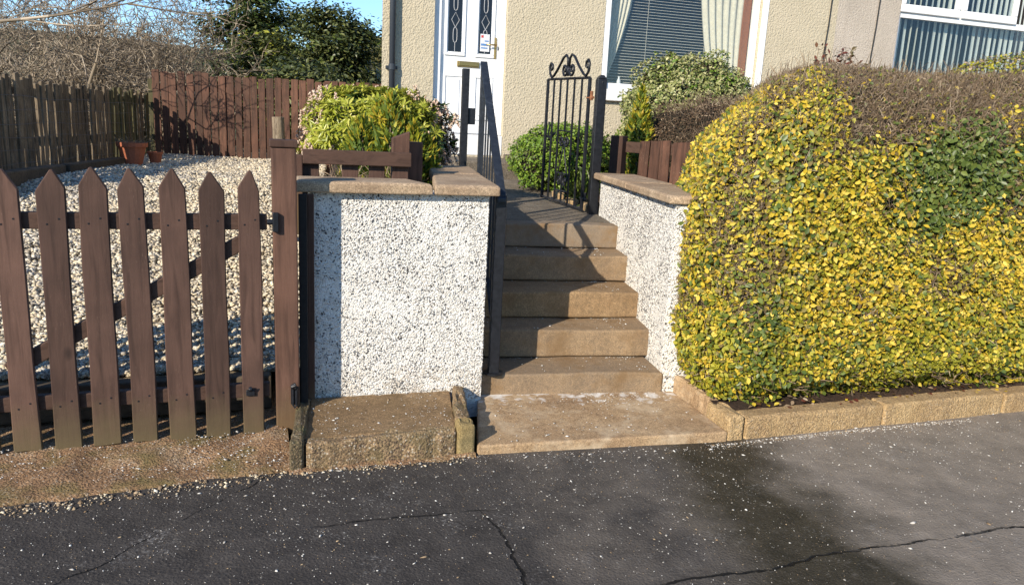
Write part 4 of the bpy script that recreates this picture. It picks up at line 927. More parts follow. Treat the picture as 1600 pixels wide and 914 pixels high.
def spiral(cu, cz, r, turns, a0, sgn, n_=26, rmin=.25):
    return [IG.p(cu+sgn*(r*(1-(1-rmin)*t))*math.cos(a0+2*math.pi*turns*t), 0, cz+tz(cu)+(r*(1-(1-rmin)*t))*math.sin(a0+2*math.pi*turns*t)) for t in np.linspace(0, 1, n_)]
mid = GLn/2
for sg in (-1, 1):
    m = MB()      # top ornament: a rising strap ending in scrolls at both ends
    cu = mid+sg*.075; P_ = spiral(cu, ZTp+.075, .058, 1.25, R(180), sg, 26)
    up = [IG.p(mid+sg*.012, 0, ZTp+.02+tz(mid)), IG.p(mid+sg*.012, 0, ZTp+.12)]
    arc = [(mid+sg*.014, ZTp+.10), (mid+sg*.02, ZTp+.165), (mid+sg*.06, ZTp+.195), (mid+sg*.12, ZTp+.175), (mid+sg*.22, ZTp+.095), (mid+sg*.32, ZTp+.03), (mid+sg*.37, ZTp+.015), (mid+sg*.415, ZTp+.05), (mid+sg*.425, ZTp+.11), (mid+sg*.40, ZTp+.14), (mid+sg*.365, ZTp+.125), (mid+sg*.36, ZTp+.09), (mid+sg*.385, ZTp+.08)]
    m.tube([IG.p(a, 0, b+tz(a)) for a, b in arc], .011, 6); m.tube(up+[], .0085, 6); m.tube(P_, .011, 6); m.build('scroll', 'iron', ig, smooth=True)
    m = MB(); m.tube(spiral(mid+sg*.055, 1.435, .05, 1.2, R(180), sg), .010, 6); m.tube([IG.p(mid+sg*.02, 0, 1.40), IG.p(mid+sg*.03, 0, 1.33), IG.p(mid+sg*.085, 0, 1.20), IG.p(mid+sg*.14, 0, 1.10), IG.p(mid+sg*.145, 0, 1.06)], .006, 6); m.build('bow_scroll', 'iron', ig, smooth=True)
    m = MB(); m.tube(spiral(mid+sg*.065, 1.10, .055, 1.3, R(90), sg), .007, 6); m.tube(spiral(mid+sg*.06, 1.10, .03, 1.0, R(-90), -sg), .006, 6); m.build('basket_scroll', 'iron', ig, smooth=True)
m = MB(); m.tube([IG.p(us[1], 0, 1.02), IG.p(us[3], 0, 1.02)], .008, 6); m.tube([IG.p(us[1], 0, 1.17), IG.p(us[3], 0, 1.17)], .006, 6); m.build('basket_rim', 'iron', ig)
for z in (1.0, 1.80):
    m = MB(); m.tube([IG.p(-.085, .0, z), IG.p(.03, 0, z)], .011, 6); m.tube([IG.p(-.05, 0, z-.02), IG.p(-.05, 0, z+.05)], .013, 8); m.build('hinge', 'rust' if z > 1.5 else 'iron', ig)
m = MB(); m.box(IG, GLn-.10, GLn+.02, -.02, -.010, 1.46, 1.485); m.tube([IG.p(GLn-.02, -.02, 1.485), IG.p(GLn-.03, -.03, 1.58), IG.p(GLn+.0, -.03, 1.60)], .007, 6); m.tube([IG.p(GLn-.10, -.02, 1.47), IG.p(GLn-.14, -.04, 1.51)], .012, 6); m.build('latch', 'iron', ig)
# small edging stones by the gate
for (x, y), lab in (((.60, 6.56), 'small rough edging stone beside the path, nearest the iron gate post'), ((.50, 6.95), 'small rough edging stone under the middle of the open iron gate'), ((.40, 7.45), 'small rough edging stone beside the path, nearest the round green bush')):
    m = MB(); f_ = Fr(x, y, 95+random.uniform(-8, 8)); m.box(f_, -.14, .14, -.035, .035, .86, .955+random.uniform(-.02, .015))
    tag(m.build('edging_stone', 'kerb', None, bevel=.02, seg=3), lab, 'stone', 'edging stones along the path')

# ================================================================ PLANTS
def ellipsoid_pts(N, c, r, power=2.0, shell=.25, lumps=.12, f=3, seed=0, zmin=-1):
    d = unit(RNG.normal(0, 1, (N, 3))); d = d[d[:, 2] > zmin]
    rad = 1/np.power((np.abs(d)**power).sum(1), 1/power)
    k = rad*(1+lumps*fbm(d*1.0+seed, f, seed))*(1-shell*RNG.random(len(d))**1.8)
    return np.array(c)+d*k[:, None]*np.array(r), unit(d/np.array(r))
def core_mesh(name, c, r, mat, parent, scale=.8, lumps=.12, f=3, seed=0, power=2.0, zmin=-1):
    nu, nv = 28, 16; th = np.linspace(0, 2*np.pi, nu, endpoint=False); ph = np.linspace(-np.pi/2, np.pi/2, nv)
    T, Ph = np.meshgrid(th, ph); d = np.stack([np.cos(T)*np.cos(Ph), np.sin(T)*np.cos(Ph), np.sin(Ph)], -1).reshape(-1, 3); d[:, 2] = np.maximum(d[:, 2], zmin)
    rad = 1/np.power((np.abs(d)**power).sum(1), 1/power); k = rad*(1+lumps*fbm(d+seed, f, seed))*scale
    V = np.array(c)+d*k[:, None]*np.array(r); i = np.arange(nu*nv).reshape(nv, nu)
    Fq = np.stack([i[:-1], np.roll(i, -1, 1)[:-1], np.roll(i, -1, 1)[1:], i[1:]], -1).reshape(-1, 4)
    off = np.array(OFF.get(parent.name, Vector())); return link(name, fastmesh(name, V-off, Fq, [mat], None, True), parent, Vector(off))
def twigs_on(name, Pn, N, L, r, mat, parent, spread=.7, up=0.):
    d = unit(N+RNG.normal(0, spread, (len(Pn), 3))+[0, 0, up]); l = L*RNG.uniform(.5, 1.3, len(Pn)); a = Pn-d*(l*.45)[:, None]; b = Pn+d*(l*.55)[:, None]
    mid_ = (a+b)/2+RNG.normal(0, .12, (len(Pn), 3))*l[:, None]
    rr_ = r*RNG.uniform(.6, 1.3, len(Pn))
    return segs_mesh(name, np.concatenate([a, mid_]), np.concatenate([mid_, b]), np.concatenate([rr_, rr_*.8]), np.concatenate([rr_*.8, rr_*.4]), [mat], parent)

# ---- the big golden privet hedge
hg = thing('hedge', ST.p(3, .7, .15), 'large clipped golden yellow privet hedge with brown twiggy top at the right', 'hedge')
H0, H1 = np.array([1.285, -.05, .17]), np.array([6.8, 1.75, 1.955]); HC, HH = (H0+H1)/2, (H1-H0)/2; HR = .42
def hsdf(p):
    # rounder at the top and the left end than at the foot
    rr_ = HR*np.interp(p[:, 2], [.2, .7, 1.6, 2.0], [.45, .7, 1.35, 1.5])
    rr_ = np.minimum(rr_, .62)
    q = np.abs(p-HC)-(HH-rr_[:, None]); return np.linalg.norm(np.maximum(q, 0), axis=1)+np.minimum(q.max(1), 0)-rr_
def hgrad(p, e=.01): return unit(np.stack([hsdf(p+np.eye(3)[k]*e)-hsdf(p-np.eye(3)[k]*e) for k in range(3)], 1))
def hlocal(N, lo, hi):
    p = H0-.1+RNG.random((N, 3))*(H1-H0+.2)
    d = hsdf(p); k = (d > lo) & (d < hi); p = p[k]; n = hgrad(p); p = p-n*hsdf(p)[:, None]
    bul = .042*fbm(p, 1.5, 21)+.022*fbm(p, 6, 25, 2)-.05*np.clip((.5-p[:, 2])/.3, 0, 1)*(n[:, 1] < -.3)
    top = 0*bul
    return p+n*bul[:, None], n
def to_w(p):
    lf_ = np.clip(3.6-p[:, 0], 0, 2.2)/2.2
    x, y = stw(p[:, 0]+lf_*(.42*np.clip(p[:, 1]-.35, 0, 2)+.44*np.clip(p[:, 2]-1.05, 0, 1)**1.3), p[:, 1]); return np.stack([x, y, p[:, 2]], 1)
def dir_w(n): return np.stack([n[:, 0]*ST.u.x+n[:, 1]*ST.v.x, n[:, 0]*ST.u.y+n[:, 1]*ST.v.y, n[:, 2]], 1)
p, n = hlocal(3200000, -.08, .08)
vis = ((n[:, 1] < .35) | (n[:, 2] > .2)) & (p[:, 0] < 5.6)
p, n = p[vis], n[vis]
# where the leaves are: patchy; the top was cut back to bare twigs, green leaves in patches
top = np.clip((p[:, 2]-1.58+.16*fbm(p, 1.6, 31)-.22*np.clip(1.9-p[:, 0], 0, 1))/.22, 0, 1)*np.where(p[:, 0] < 1.75, .6, 1)
gap = fbm(p, 2.3, 33)
topb = RNG.random(len(p)) < top**1.3
dk = np.exp(-(((p[:, 0]-2.16)/.06)**2+((p[:, 2]-1.25)/.17)**2))
dens = np.where(topb, .15, np.where(gap < -.40, .6, 1.0))*(1-.9*dk)
keep = RNG.random(len(p)) < dens*.85
lp, ln, lg = p[keep], n[keep], gap[keep]
gr1 = np.exp(-(((lp[:, 0]-2.62)/.50)**2+((lp[:, 2]-1.35)/.36)**2))+np.exp(-(((lp[:, 0]-3.15)/.60)**2+((lp[:, 2]-1.52)/.24)**2))*.85 + np.exp(-(((lp[:, 0]-1.50)/.14)**2+((lp[:, 2]-.52)/.25)**2))*.9
greenf = gr1+.5*fbm(lp, 2.0, 35)+.35*fbm(lp, 6.0, 36, 2)+RNG.normal(0, .22, len(lp))
low = np.clip((.75-lp[:, 2])/.5, 0, 1)
r_ = RNG.random(len(lp))
mi = np.where(greenf > .62, 2, np.where(r_ < .30+.45*low+.25*np.clip(-lg, 0, 1)+.25*vnoise(lp, 1.9, 77), 1, 0)); olv = np.clip((1.85-lp[:, 0])/.45, 0, 1)*np.clip((lp[:, 2]-.35)/.5, 0, 1)*(.55+.5*fbm(lp, 2.6, 91))
mi = np.where((RNG.random(len(lp)) < .07+.16*olv+.25*low*(vnoise(lp, 3, 92) > .1)), 2, mi); mi = np.where(RNG.random(len(lp)) < .26*olv, 3, mi); tk = topb[keep]
mi = np.where((RNG.random(len(lp)) < .07+.12*np.clip(-lg, 0, 1)), 3, mi); mi = np.where(tk & (RNG.random(len(lp)) < .8), 3+(RNG.random(len(lp)) < .35), mi); mi = np.where(mi == 4, 2, mi)
sz = np.where(tk, .75, 1.0)*np.where(mi == 2, 1.15, 1.0)
inn = RNG.uniform(-.065, .035, len(lp))
leaves('foliage', to_w(lp+ln*inn[:, None]), dir_w(ln)+np.array([0, 0, .25])+np.array([-.25, -.35, 0]), .0262*sz, ['l_yel', 'l_yg', 'l_gr', 'l_dry'], mi, .7, hg, 'leaf', .95, var=.5)
k = RNG.random(len(p)) < np.where(topb, .62, np.where(gap < -.40, .35, .06))
twigs_on('twigs', to_w(p[k]+n[k]*RNG.uniform(-.06, .02, k.sum())[:, None]), dir_w(n[k]), .085, .0024, 'hedgetwig', hg, .9, .3)
k = (n[:, 2] > .25) & (RNG.random(len(p)) < .006)
sp0 = to_w(p[k]); dsh = unit(dir_w(n[k])*.5+[0, 0, .9]+RNG.normal(0, .35, (k.sum(), 3))); ls = RNG.uniform(.05, .15, k.sum())[:, None]; sm = sp0+dsh*ls*.5; se = sm+unit(dsh+RNG.normal(0, .3, dsh.shape))*ls*.5
segs_mesh('stray_shoots', np.concatenate([sp0, sm]), np.concatenate([sm, se]), [.0022]*(2*len(sp0)), [.0014]*(2*len(sp0)), ['hedgetwig'], hg)
print('HEDGE leaves', len(lp))
# woody inside that stops light passing straight through
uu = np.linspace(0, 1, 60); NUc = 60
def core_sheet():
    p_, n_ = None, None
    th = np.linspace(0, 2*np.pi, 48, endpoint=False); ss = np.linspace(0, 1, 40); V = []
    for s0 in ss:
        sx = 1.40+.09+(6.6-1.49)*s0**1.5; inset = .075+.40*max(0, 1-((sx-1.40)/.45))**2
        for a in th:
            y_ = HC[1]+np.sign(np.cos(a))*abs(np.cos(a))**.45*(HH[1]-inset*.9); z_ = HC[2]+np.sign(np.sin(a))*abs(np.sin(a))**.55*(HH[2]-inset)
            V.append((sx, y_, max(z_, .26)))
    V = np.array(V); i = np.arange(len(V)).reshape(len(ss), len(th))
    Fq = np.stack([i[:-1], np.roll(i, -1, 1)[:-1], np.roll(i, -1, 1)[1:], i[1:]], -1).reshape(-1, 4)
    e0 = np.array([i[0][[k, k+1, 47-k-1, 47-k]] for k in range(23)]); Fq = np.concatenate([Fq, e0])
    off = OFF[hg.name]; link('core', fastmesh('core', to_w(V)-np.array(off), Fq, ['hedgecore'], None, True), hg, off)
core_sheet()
m = MB()
for k in range(14):
    s0 = 1.7+k*.36+random.uniform(-.08, .08); t0 = random.uniform(.25, .8); P_ = [ST.p(s0+random.uniform(-.05, .05)*i, t0+random.uniform(-.04, .04)*i, .1+i*.12) for i in range(5)]; m.tube(P_, [.022, .018, .015, .012, .008], 6)
m.build('stems', 'limb', hg, kind='stuff')
# bare low shoots poking out at the foot
P0, P1 = [], []
for _ in range(70):
    s0 = random.uniform(1.5, 3.9); a = Vector((s0, .05, random.uniform(.2, .3))); q = a
    for i in range(3):
        nq = q+Vector((random.uniform(-.06, .06), random.uniform(-.05, -.0), random.uniform(-.02, .03))); P0.append(tuple(q)); P1.append(tuple(nq)); q = nq
segs_mesh('low_shoots', to_w(np.array(P0)), to_w(np.array(P1)), [.003]*len(P0), [.002]*len(P0), ['hedgetwig'], hg)

# ---- generic clipped shrub
def shrub(name, c, r, label, cat, mats, weights, N, size, seed, spread=.6, shape='leaf', aspect=1., twig=None, lumps=.16, f=2.2, group=None, power=2.2, zmin=-.75, core='hedgecore', cs=.84, shell=.22, clump=None):
    t = thing(name, (c[0], c[1], c[2]-r[2]), label, cat, group)
    P, Nn = ellipsoid_pts(N, c, r, power, shell, lumps, f, seed, zmin)
    q = np.clip(RNG.random(len(P))+.22*fbm(P, 4, seed+5), 0, .999); mi = np.searchsorted(np.cumsum(weights)/np.sum(weights), q)
    leaves('foliage', P, Nn+[-.1, -.2, .35], size, mats, mi, spread, t, shape, aspect)
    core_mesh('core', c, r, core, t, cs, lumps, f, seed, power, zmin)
    m = MB(); b = Vector((c[0], c[1], c[2]-r[2]))
    for k in range(5):
        a = k*1.3; m.tube([b+Vector((0, 0, -.12)), b+Vector((.12*r[0]*math.cos(a), .12*r[1]*math.sin(a), .4*r[2])), b+Vector((.4*r[0]*math.cos(a), .4*r[1]*math.sin(a), 1.1*r[2]))], [.02, .015, .008], 6)
    m.build('stems', 'limb', t)
    if twig: P2, N2 = ellipsoid_pts(twig, c, r, power, .1, lumps, f, seed, -.3); twigs_on('twigs', P2, N2, .10, .002, 'hedgetwig', t)
    return t
shrub('round_bush', (.47, 8.15, 1.23), (.55, .5, .37), 'bright green rounded bush behind the iron gate', 'bush', ['box', 'l_gr'], [.75, .25], 18000, .027, 3, .7, lumps=.17, f=3.2, twig=260)
shrub('variegated_bush', (1.80, 8.55, 1.72), (.70, .55, .62), 'pale variegated evergreen bush in front of the house window', 'bush', ['euo', 'euo_d', 'box'], [.8, .15, .05], 30000, .032, 5, .7, lumps=.2, f=3.2, twig=420)
shrub('heath_bush', (1.78, 7.25, 1.35), (.72, .45, .54), 'brown clipped heath bush between the variegated bush and the yellow hedge', 'bush', ['heath', 'hedgetwig'], [.85, .15], 26000, .022, 7, .8, 'blade', 1.2, 3500, lumps=.14, f=3.2)
# ---- clipped golden hedge further along, behind the big one
shrub('golden_hedge', (6.2, 8.3, 1.68), (2.1, .6, .92), 'golden green hedge rising behind the right end of the big hedge', 'hedge', ['l_yg', 'l_gr', 'hedgetwig'], [.5, .25, .25], 30000, .034, 9, .7, twig=5000, lumps=.05, power=3.0)
# reddish sprigs
rsg = thing('reddish_shrub', (3.05, 7.6, 1.0), 'reddish sprigs showing just above the hedge top below the cream wall', 'shrub')
P0, P1, LP = [], [], []
for k in range(16):
    a = Vector((3.05+random.uniform(-.25, .3), 7.6+random.uniform(-.1, .1), 1.5)); b = a+Vector((random.uniform(-.12, .12), 0, random.uniform(.72, .97))); P0.append(tuple(a)); P1.append(tuple(b))
    for i in range(14): q = a.lerp(b, 1-.35*random.random()**1.5); LP.append(tuple(q+Vector((random.uniform(-.04, .04), random.uniform(-.04, .04), random.uniform(-.02, .03)))))
segs_mesh('stems', P0, P1, [.005]*16, [.003]*16, ['hedgetwig'], rsg)
leaves('foliage', np.array(LP), np.tile([0, -.3, .8], (len(LP), 1)), .055, ['redleaf'], None, .7, rsg, 'leaf', .7)

# ---- pieris
pr = thing('pieris_bush', (-1.2, 6.3, 1.0), 'lime green pieris bush with drooping pink white blossom beside the front door', 'bush')
C0, R0 = (-1.16, 6.3, 1.435), (.54, .45, .335)
Pc, Nc = ellipsoid_pts(1700, C0, R0, 2.4, .22, .22, 2.4, 13, -.45)
nl = 11; ang = RNG.random((len(Pc), nl))*.5+np.arange(nl)*2*np.pi/nl
ax = unit(Nc+[0, -.1, .5]+RNG.normal(0, .25, Nc.shape)); e1 = unit(np.cross(ax, [0.3, .2, 1])); e2 = np.cross(ax, e1)
dirs = e1[:, None]*np.cos(ang)[..., None]+e2[:, None]*np.sin(ang)[..., None]+ax[:, None]*RNG.uniform(-.35, .75, ang.shape)[..., None]
Pq = np.repeat(Pc, nl, 0)+unit(dirs.reshape(-1, 3))*.008; dq = unit(dirs.reshape(-1, 3)); Nq = unit(np.repeat(ax, nl, 0)*1.0-dq*(dq*np.repeat(ax, nl, 0)).sum(1, keepdims=True))
dark = np.repeat((fbm(Pc, 3, 40)+.9*(Pc[:, 0]+1.0)-.5*(Pc[:, 2]-1.5) > .5), nl)
leaves('foliage', Pq, Nq, .058, ['pieris', 'pieris_d'], dark.astype(int), .15, pr, 'leaf', .45, dirs=dq)
# blossom: drooping strings of small bells on the flanks
fl_k = (np.abs(Pc[:, 0]+1.12) > .40) & (fbm(Pc, 3.5, 44) > -.1) | (RNG.random(len(Pc)) < .03)
Fp = Pc[fl_k]; nb_ = 26; tt = RNG.random((len(Fp), nb_))
hang = np.stack([RNG.normal(0, .03, (len(Fp), 1)).repeat(nb_, 1)*tt*2, RNG.normal(-.02, .02, (len(Fp), 1)).repeat(nb_, 1)*tt, -tt*.11+.03], -1)+RNG.normal(0, .007, (len(Fp), nb_, 3))
Bp = (Fp[:, None]+Nc[fl_k][:, None]*.035+hang).reshape(-1, 3)
xx, yy, zz = frames(np.tile([0, 0, 1.], (len(Bp), 1)), .3); Lb = RNG.uniform(.006, .0105, len(Bp))
scatter('blossom', CHIP_V, CHIP_F, axes(xx, yy, zz, Lb, Lb, Lb*1.3), Bp, ['blossom'], None, pr)
core_mesh('core', C0, R0, 'hedgecore', pr, .72, .22, 2.4, 13, 2.4, -.45)
m = MB()
for k in range(9):
    a = k*.7; e = Vector((C0[0]+.5*math.cos(a), C0[1]+.4*math.sin(a), C0[2]+.1)); b = Vector((-1.2+.05*math.cos(a), 6.3+.05*math.sin(a), .95)); m.tube([b, b.lerp(e, .5)+Vector((0, 0, .06)), e], [.018, .012, .006], 6)
m.build('branches', 'limb', pr)
# ---- flame shaped golden conifers
def conifer(name, base, spires, label, N=900, group=None):
    t = thing(name, base, label, 'conifer', group); Pp, Dd, mm = [], [], []
    for dx, dy, h, w in spires:
        q = RNG.random(N)**.8; a = RNG.random(N)*2*np.pi; prof = np.sin(np.clip(q*.86+.16, 0, 1)*np.pi)**.8; rad = w*prof*(.45+.6*RNG.random(N))
        P = np.stack([base[0]+dx+rad*np.cos(a), base[1]+dy+rad*np.sin(a), base[2]+q*h], 1); D = np.stack([np.cos(a)*.45, np.sin(a)*.45, np.ones(N)*1.0], 1)+RNG.normal(0, .22, (N, 3)); Pp.append(P); Dd.append(D)
        mm.append((RNG.random(N)+.55*q-.25*(fbm(P, 7, 3) < 0) > .72).astype(int))
    Pp, Dd, mm = np.concatenate(Pp), unit(np.concatenate(Dd)), np.concatenate(mm)
    Nn = RNG.normal(0, 1, Pp.shape)*.6+[0, -.8, 0]
    leaves('foliage', Pp, Nn, .06, ['goldg', 'gold'], mm, .3, t, 'blade', .9, dirs=Dd)
    m = MB()
    for dx, dy, h, w in spires: m.tube([(base[0], base[1], base[2]-.05), (base[0]+dx*.8, base[1]+dy*.8, base[2]+.15*h), (base[0]+dx, base[1]+dy, base[2]+h*.85)], [.014, .012, .004], 5)
    m.build('stem', 'limb', t); return t
conifer('golden_conifer', (-.90, 5.30, 1.03), [(-.17, 0, .50, .10), (-.06, .06, .62, .11), (.03, -.03, .66, .10), (.12, .04, .55, .09), (-.24, .05, .38, .09), (.19, -.02, .48, .09), (.27, .05, .40, .08)], 'dwarf golden conifer with flame shaped sprays in front of the pieris bush', 800)
conifer('golden_conifer', (1.06, 7.0, 1.05), [(0, 0, .88, .09), (-.05, .05, .62, .09), (.05, .03, .7, .08)], 'small golden conifer in front of the variegated bush, beside the iron post', 700)
# bare brambly stems under the conifer
P0, P1 = [], []
for _ in range(110):
    q = np.array([random.uniform(-1.3, -.62), random.uniform(4.75, 5.4), 1.03]); d = unit(np.array([random.uniform(-1, 1), random.uniform(-.4, .4), random.uniform(.5, 1.2)]))
    for i in range(4): nq = q+d*.07; P0.append(q); P1.append(nq); q = nq; d = unit(d+RNG.normal(0, .35, 3))
bt = thing('bare_shrub', (-.95, 5.1, 1.03), 'thin bare reddish stems of a low shrub behind the fence rail', 'shrub'); segs_mesh('twigs', P0, P1, [.003]*len(P0), [.002]*len(P0), ['hedgetwig'], bt)
# small grey green weeds near the gate post
wd_ = thing('spiky_plant', (.56, 6.9, .93), 'small tuft of narrow leaves at the foot of the iron gate', 'plant')
Pw = np.array([.60, 6.95, .93])+RNG.normal(0, .05, (90, 3))*[1, 1, 0]; leaves('foliage', Pw, RNG.normal(0, 1, (90, 3)), .24, ['l_gr'], None, .2, wd_, 'blade', .22, dirs=np.tile([0, 0, 1.], (90, 1))+RNG.normal(0, .35, (90, 3)))

# ---- bare deciduous shrubs and trees at the left
def bare(name, base, h, spread, label, stems=7, seed=0, lvl=4, group=None, lean=(0, 0), thick=.06):
    rg = np.random.default_rng(seed); t = thing(name, base, label, 'tree', group); S = []; TR = []
    def grow(p, d, L, r, depth):
        n_ = 5; pts = [p]; dd = d
        for i in range(n_):
            dd = unit(dd+rg.normal(0, .20, 3)+np.array([lean[0], lean[1], .02])*.25); pts.append(pts[-1]+dd*L/n_)
        for i in range(n_): (TR if depth == 0 else S).append((pts[i], pts[i+1], r*(1-.6*i/n_), r*(1-.6*(i+1)/n_)))
        if depth >= lvl: return
        for c in range(rg.integers(4, 6) if depth < lvl-1 else rg.integers(3, 5)):
            k = rg.integers(1, n_+1); ax_ = unit(rg.normal(0, 1, 3)); nd = unit(dd*.55+ax_*.8+np.array([0, 0, .12])); grow(pts[k], nd, L*rg.uniform(.45, .72), r*(1-.6*k/n_)*.62, depth+1)
    for s in range(stems):
        a = rg.uniform(0, 6.28); d = unit(np.array([math.cos(a)*spread, math.sin(a)*spread, 1.])); grow(np.array(base)+[.15*math.cos(a), .15*math.sin(a), -.1], d, h*rg.uniform(.42, .62), thick*rg.uniform(.6, 1.1), 0)
    f = lambda X: ([x[0] for x in X], [x[1] for x in X], [max(x[2], .0062) for x in X], [max(x[3], .005) for x in X])
    segs_mesh('trunk', *f(TR), ['twig'], t, None, 6); segs_mesh('twigs', *f(S), ['twig'], t)
G = 'bare trees beyond the paling fence'
spec = [((-7.6, 12.0, .6), 3.4, .75, 'bare tangled thorn tree behind the near end of the paling fence'), ((-8.9, 14.2, .55), 3.9, .7, 'bare twiggy tree at the far left edge above the fence'),
        ((-7.3, 14.6, .5), 3.7, .75, 'bare thorn tree with dense grey twigs behind the middle of the paling fence'), ((-7.7, 16.4, .5), 4.2, .55, 'bare tree behind the corner where the two fences meet'),
        ((-10.6, 16.5, .5), 4.4, .7, 'bare tree in the back row at the left edge'), ((-8.7, 17.5, .5), 4.6, .55, 'tall bare tree in the back row left of the dark evergreens'), ((-9.3, 19.5, .5), 4.8, .5, 'bare tree deep in the back row, middle of the bare trees'), ((-7.9, 18.6, .5), 4.6, .4, 'upright bare tree just left of the dark evergreens, above the brown fence corner')]
for i, (b, h, sp_, lab) in enumerate(spec): bare('bare_tree', b, h, sp_, lab, 6, 50+i, 4, G)
# one pale branch reaching in from the left, in the sun
br = thing('bare_tree', (-6.9, 9.2, .6), 'bare young tree whose pale branch arches across the top left corner', 'tree', G)
S_ = []
def arch(p, d, L, r, lvl_, rg=random.Random(3)):
    p = Vector(p); d = Vector(d).normalized(); n_ = 8
    for i in range(n_):
        q = p+d*L/n_; S_.append((tuple(p), tuple(q), r*(1-.8*i/n_), r*(1-.8*(i+1)/n_)))
        if lvl_ and i > 1 and rg.random() < .8: arch(q, d+Vector((rg.uniform(-.3, .6), rg.uniform(-.4, .4), rg.uniform(-.6, .7))), L*rg.uniform(.25, .5), r*.5, lvl_-1)
        p = q; d = (d+Vector((rg.uniform(-.08, .08), rg.uniform(-.08, .08), rg.uniform(-.06, .08)))).normalized()
segs_mesh('trunk', [(-6.9, 9.2, .5), (-6.85, 9.2, 1.5)], [(-6.85, 9.2, 1.5), (-6.7, 9.15, 2.3)], [.05, .04], [.04, .03], ['twig'], br, None, 8)
arch((-6.7, 9.15, 2.3), (1, .15, .22), 2.4, .026, 2); arch((-6.85, 9.2, 1.7), (.5, .2, .9), 1.6, .018, 2); arch((-6.8, 9.2, 2.0), (.8, .4, .55), 1.6, .014, 2)
segs_mesh('branches', *[[x[i] for x in S_] for i in range(4)], ['twig'], br, None, 5)

# ---- evergreens beyond the board fence
def evergreen(base, r, h, label, seed, N=14000, mats=('ev', 'l_gr'), nclump=80, size=.12, w=(.93, .07)):
    rg = np.random.default_rng(seed); t = thing('evergreen_tree', base, label, 'tree', 'dark evergreens beyond the board fence')
    d = unit(rg.normal(0, 1, (nclump, 3))); k = rg.random(nclump)**.4; c = np.array(base)+[0, 0, h*.55]+d*k[:, None]*np.array([r, r*.8, h*.45])
    per = N//nclump; P = (c[:, None]+rg.normal(0, 1, (nclump, per, 3))*np.array([.26, .26, .17])*r*.62).reshape(-1, 3); P = P[P[:, 2] > base[2]+.1]
    Nn = unit(P-(np.array(base)+[0, 0, h*.45]))+[0, 0, .5]
    leaves('crown', P, Nn, size, list(mats), (rg.random(len(P)) > w[0]).astype(int), .6, t, 'leaf', .7)
    m = MB(); b = Vector(base); m.tube([b, b+Vector((.05, 0, h*.3)), b+Vector((0, .05, h*.75))], [.13, .10, .03], 8)
    for q in range(7):
        e = Vector(c[q]); m.tube([b+Vector((0, 0, h*(.2+.06*q))), e.lerp(b+Vector((0, 0, h*.5)), .4), e], [.05, .035, .012], 5)
    m.build('trunk', 'limb', t)
evergreen((-6.3, 21.5, .5), 1.3, 4.2, 'dark evergreen tree nearest the bare trees', 71, 16000)
evergreen((-4.9, 20.5, .5), 1.35, 3.75, 'broad dark evergreen tree standing over the brown board fence, nearest the house', 72, 22000, nclump=110)
evergreen((-7.3, 21.0, .5), 1.2, 4.6, 'olive flecked evergreen tree in the gap between the bare trees and the dark evergreens', 75, 14000, ('ev', 'pieris_d'), w=(.7, .3))
evergreen((-6.0, 18.5, .5), .95, 2.9, 'lower bright flecked evergreen behind the brown board fence', 73, 12000, ('ev', 'pieris'), w=(.86, .14))
evergreen((-4.6, 17.0, .5), 1.1, 2.1, 'low dark evergreen bush directly behind the brown board fence', 74, 12000)
# far hillside trees
for i, (x, y, hh_, lab) in enumerate([(-13, 74, 2.6, 'small round far tree on the hill skyline left of the house'), (-16.5, 78, 3.0, 'taller far tree on the hill skyline, leftmost behind the dark evergreens')]):
    s0, t0 = wst(x, y); zb = float(ground_fn(np.array([x*1.]), np.array([y*1.]))[0, 2])
    t = thing('hill_tree', (x, y, zb-.2), lab, 'tree'); P, Nn = ellipsoid_pts(2500, (x, y, zb+hh_*.55), (hh_*.7, hh_*.6, hh_*.5), 2, .5, .3, 2, i, -.9)
    leaves('crown', P, Nn, .35, ['hillgrass'], None, .7, t); m = MB(); m.tube([(x, y, zb-.3), (x, y, zb+hh_*.5)], [.2, .1], 6); m.build('trunk', 'limb', t)

# ================================================================ LOOSE PAINT CHIPS AND STONES ON THE GROUND
def road_h(x, y):
    s, t = wst(x, y); P = np.stack([x, y, x*0], 1); z = .018*vnoise(P, 1.1, 5)+.006*vnoise(P, 4.5, 6)-.012; return z*np.clip((-t)/.5, .12, 1)-np.clip(-t, 0, 3)*.008
n = 4200; s_ = RNG.uniform(-2.6, 3.9, n); t_ = -RNG.exponential(.9, n)-.01; ks = (t_ > -2.6)
dn = .5+.5*vnoise(np.stack([s_*1.2, t_*1.2, s_*0], 1), 1.3, 61); ks &= RNG.random(n) < (.35+.9*dn)*np.where(s_ < -.3, .8, 1); s_, t_ = s_[ks], t_[ks]
sx = RNG.uniform(1.2, 3.0, 900); tx = -.12+.06*(sx-1.4)*.3-np.abs(RNG.normal(0, .022, 900)); sy = RNG.uniform(-.85, 1.35, 260); ty = -.015-np.abs(RNG.normal(0, .03, 260))-.1*np.clip(sy, 0, 1.3)
s_ = np.concatenate([s_, sx, sy]); t_ = np.concatenate([t_, tx, ty]); x_, y_ = stw(s_, t_)
nt = 11000; st_, tt_ = RNG.uniform(-2.8, 3.9, nt), -RNG.exponential(1.1, nt)-.005; kt = tt_ > -2.6; xt, yt = stw(st_[kt], tt_[kt])
L = np.concatenate([RNG.lognormal(-5.95, .5, len(x_)).clip(.0016, .0105), RNG.uniform(.001, .0026, kt.sum())]); tiny = np.arange(len(L)) >= len(x_); x_, y_ = np.concatenate([x_, xt]), np.concatenate([y_, yt]); xx, yy, zz = frames(np.tile([0, 0, 1.], (len(x_), 1)), .25)
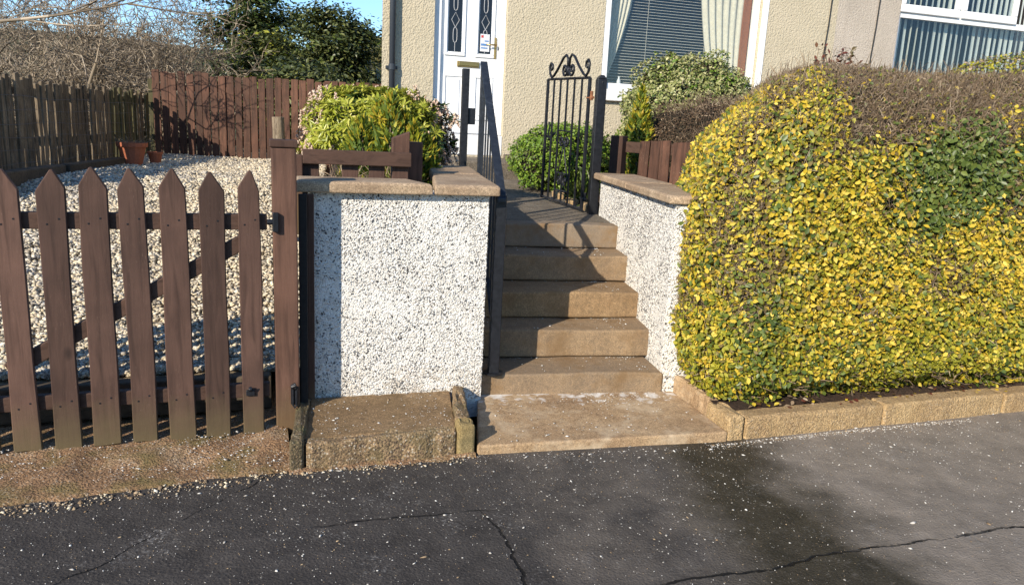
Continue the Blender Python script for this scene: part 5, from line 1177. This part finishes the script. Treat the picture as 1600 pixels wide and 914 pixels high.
o = scatter('paint_chips', CHIP_V, CHIP_F, axes(xx, yy, zz, L*RNG.uniform(.9, 1.9, len(L)), L*RNG.uniform(.5, 1., len(L)), L*.45), np.stack([x_, y_, road_h(x_, y_)+L*.25], 1), ['chip', 'tanchip'], (RNG.random(len(x_)) < np.where(tiny, .55, .25)).astype(int), jitter=.3)
tag(o, 'white paint flecks and tan grit scattered over the asphalt road', 'debris')
n = 900; s_ = RNG.uniform(-2.8, -.02, n); t_ = -.115*np.clip((-s_-.86), 0, 1.3)-.02+RNG.normal(0, .03, n); x_, y_ = stw(s_, t_)
L = RNG.lognormal(-5.6, .5, n).clip(.002, .012); xx, yy, zz = frames(np.tile([0, 0, 1.], (n, 1)), .4)
o = scatter('edge_grit', STONE_V, STONE_F, axes(xx, yy, zz, L*.8, L, L*.5), np.stack([x_, y_, np.full(n, .002)], 1), ['tanchip', 'gravel'], (RNG.random(n) < .4).astype(int), jitter=.3)
tag(o, 'crumbled tan grit along the broken edge where the road meets the ramp', 'grit')
# flecks on slabs, ramp and treads
Ps = []
def onslab(N, s0, s1, t0, t1, zf, dens=None):
    s = RNG.uniform(s0, s1, N); t = RNG.uniform(t0, t1, N); x, y = stw(s, t); Ps.append(np.stack([x, y, zf(x, y)+.0015], 1))
onslab(260, .08, 1.32, .0, .70, lambda x, y: x*0+.05); onslab(220, -.75, -.08, .1, .57, lambda x, y: x*0+.118)
for k_ in range(3): onslab(150, .62+k_*.1, 1.2, .35+k_*.08, .68, lambda x, y: x*0+.05)
onslab(700, -2.6, -.87, .02, .40, lambda x, y: .012+.03*np.clip(wst(x, y)[1]/.42, 0, 1)); onslab(260, -1.35, -.87, .05, .42, lambda x, y: .02+.03*np.clip(wst(x, y)[1]/.42, 0, 1))
for (v0, z0, z1), (v1, _, _) in zip(rise[:-1], rise[1:]):
    u = np.concatenate([RNG.uniform(.05, .98, 70), 1.0-np.abs(RNG.normal(0, .10, 60))]); v = np.where(RNG.random(130) < .55, v1-np.abs(RNG.normal(0, .012, 130)), RNG.uniform(v0+.03, v1, 130)); Ps.append(np.stack([STEP.o.x+STEP.u.x*u+STEP.v.x*v, STEP.o.y+STEP.u.y*u+STEP.v.y*v, u*0+z1+.001], 1))
P = np.concatenate(Ps); L = RNG.lognormal(-5.8, .45, len(P)).clip(.0015, .009); xx, yy, zz = frames(np.tile([0, 0, 1.], (len(P), 1)), .2)
o = scatter('paint_chips', CHIP_V, CHIP_F, axes(xx, yy, zz, L*1.25, L*.9, L*.4), P, ['chip', 'tanchip'], (RNG.random(len(P)) < .2).astype(int), jitter=.3)
tag(o, 'white paint flecks lying on the concrete slabs, ramp and step treads', 'debris')
# fallen leaves on the road and in the bed
n = 170; s_ = RNG.uniform(1.5, 4.2, n); t_ = RNG.uniform(-.02, .14, n); x_, y_ = stw(s_, t_); Pn = np.stack([x_, y_, np.interp(t_, [-.03, .08, .4], [.1, .13, .16])+.012], 1)
o = leaves('fallen_leaves', Pn, np.tile([0, 0, 1.], (n, 1)), .03, ['l_yel', 'hedgetwig', 'redleaf'], RNG.integers(0, 3, n), .3); tag(o, 'dead brown and yellow leaves on the soil under the hedge', 'leaves')
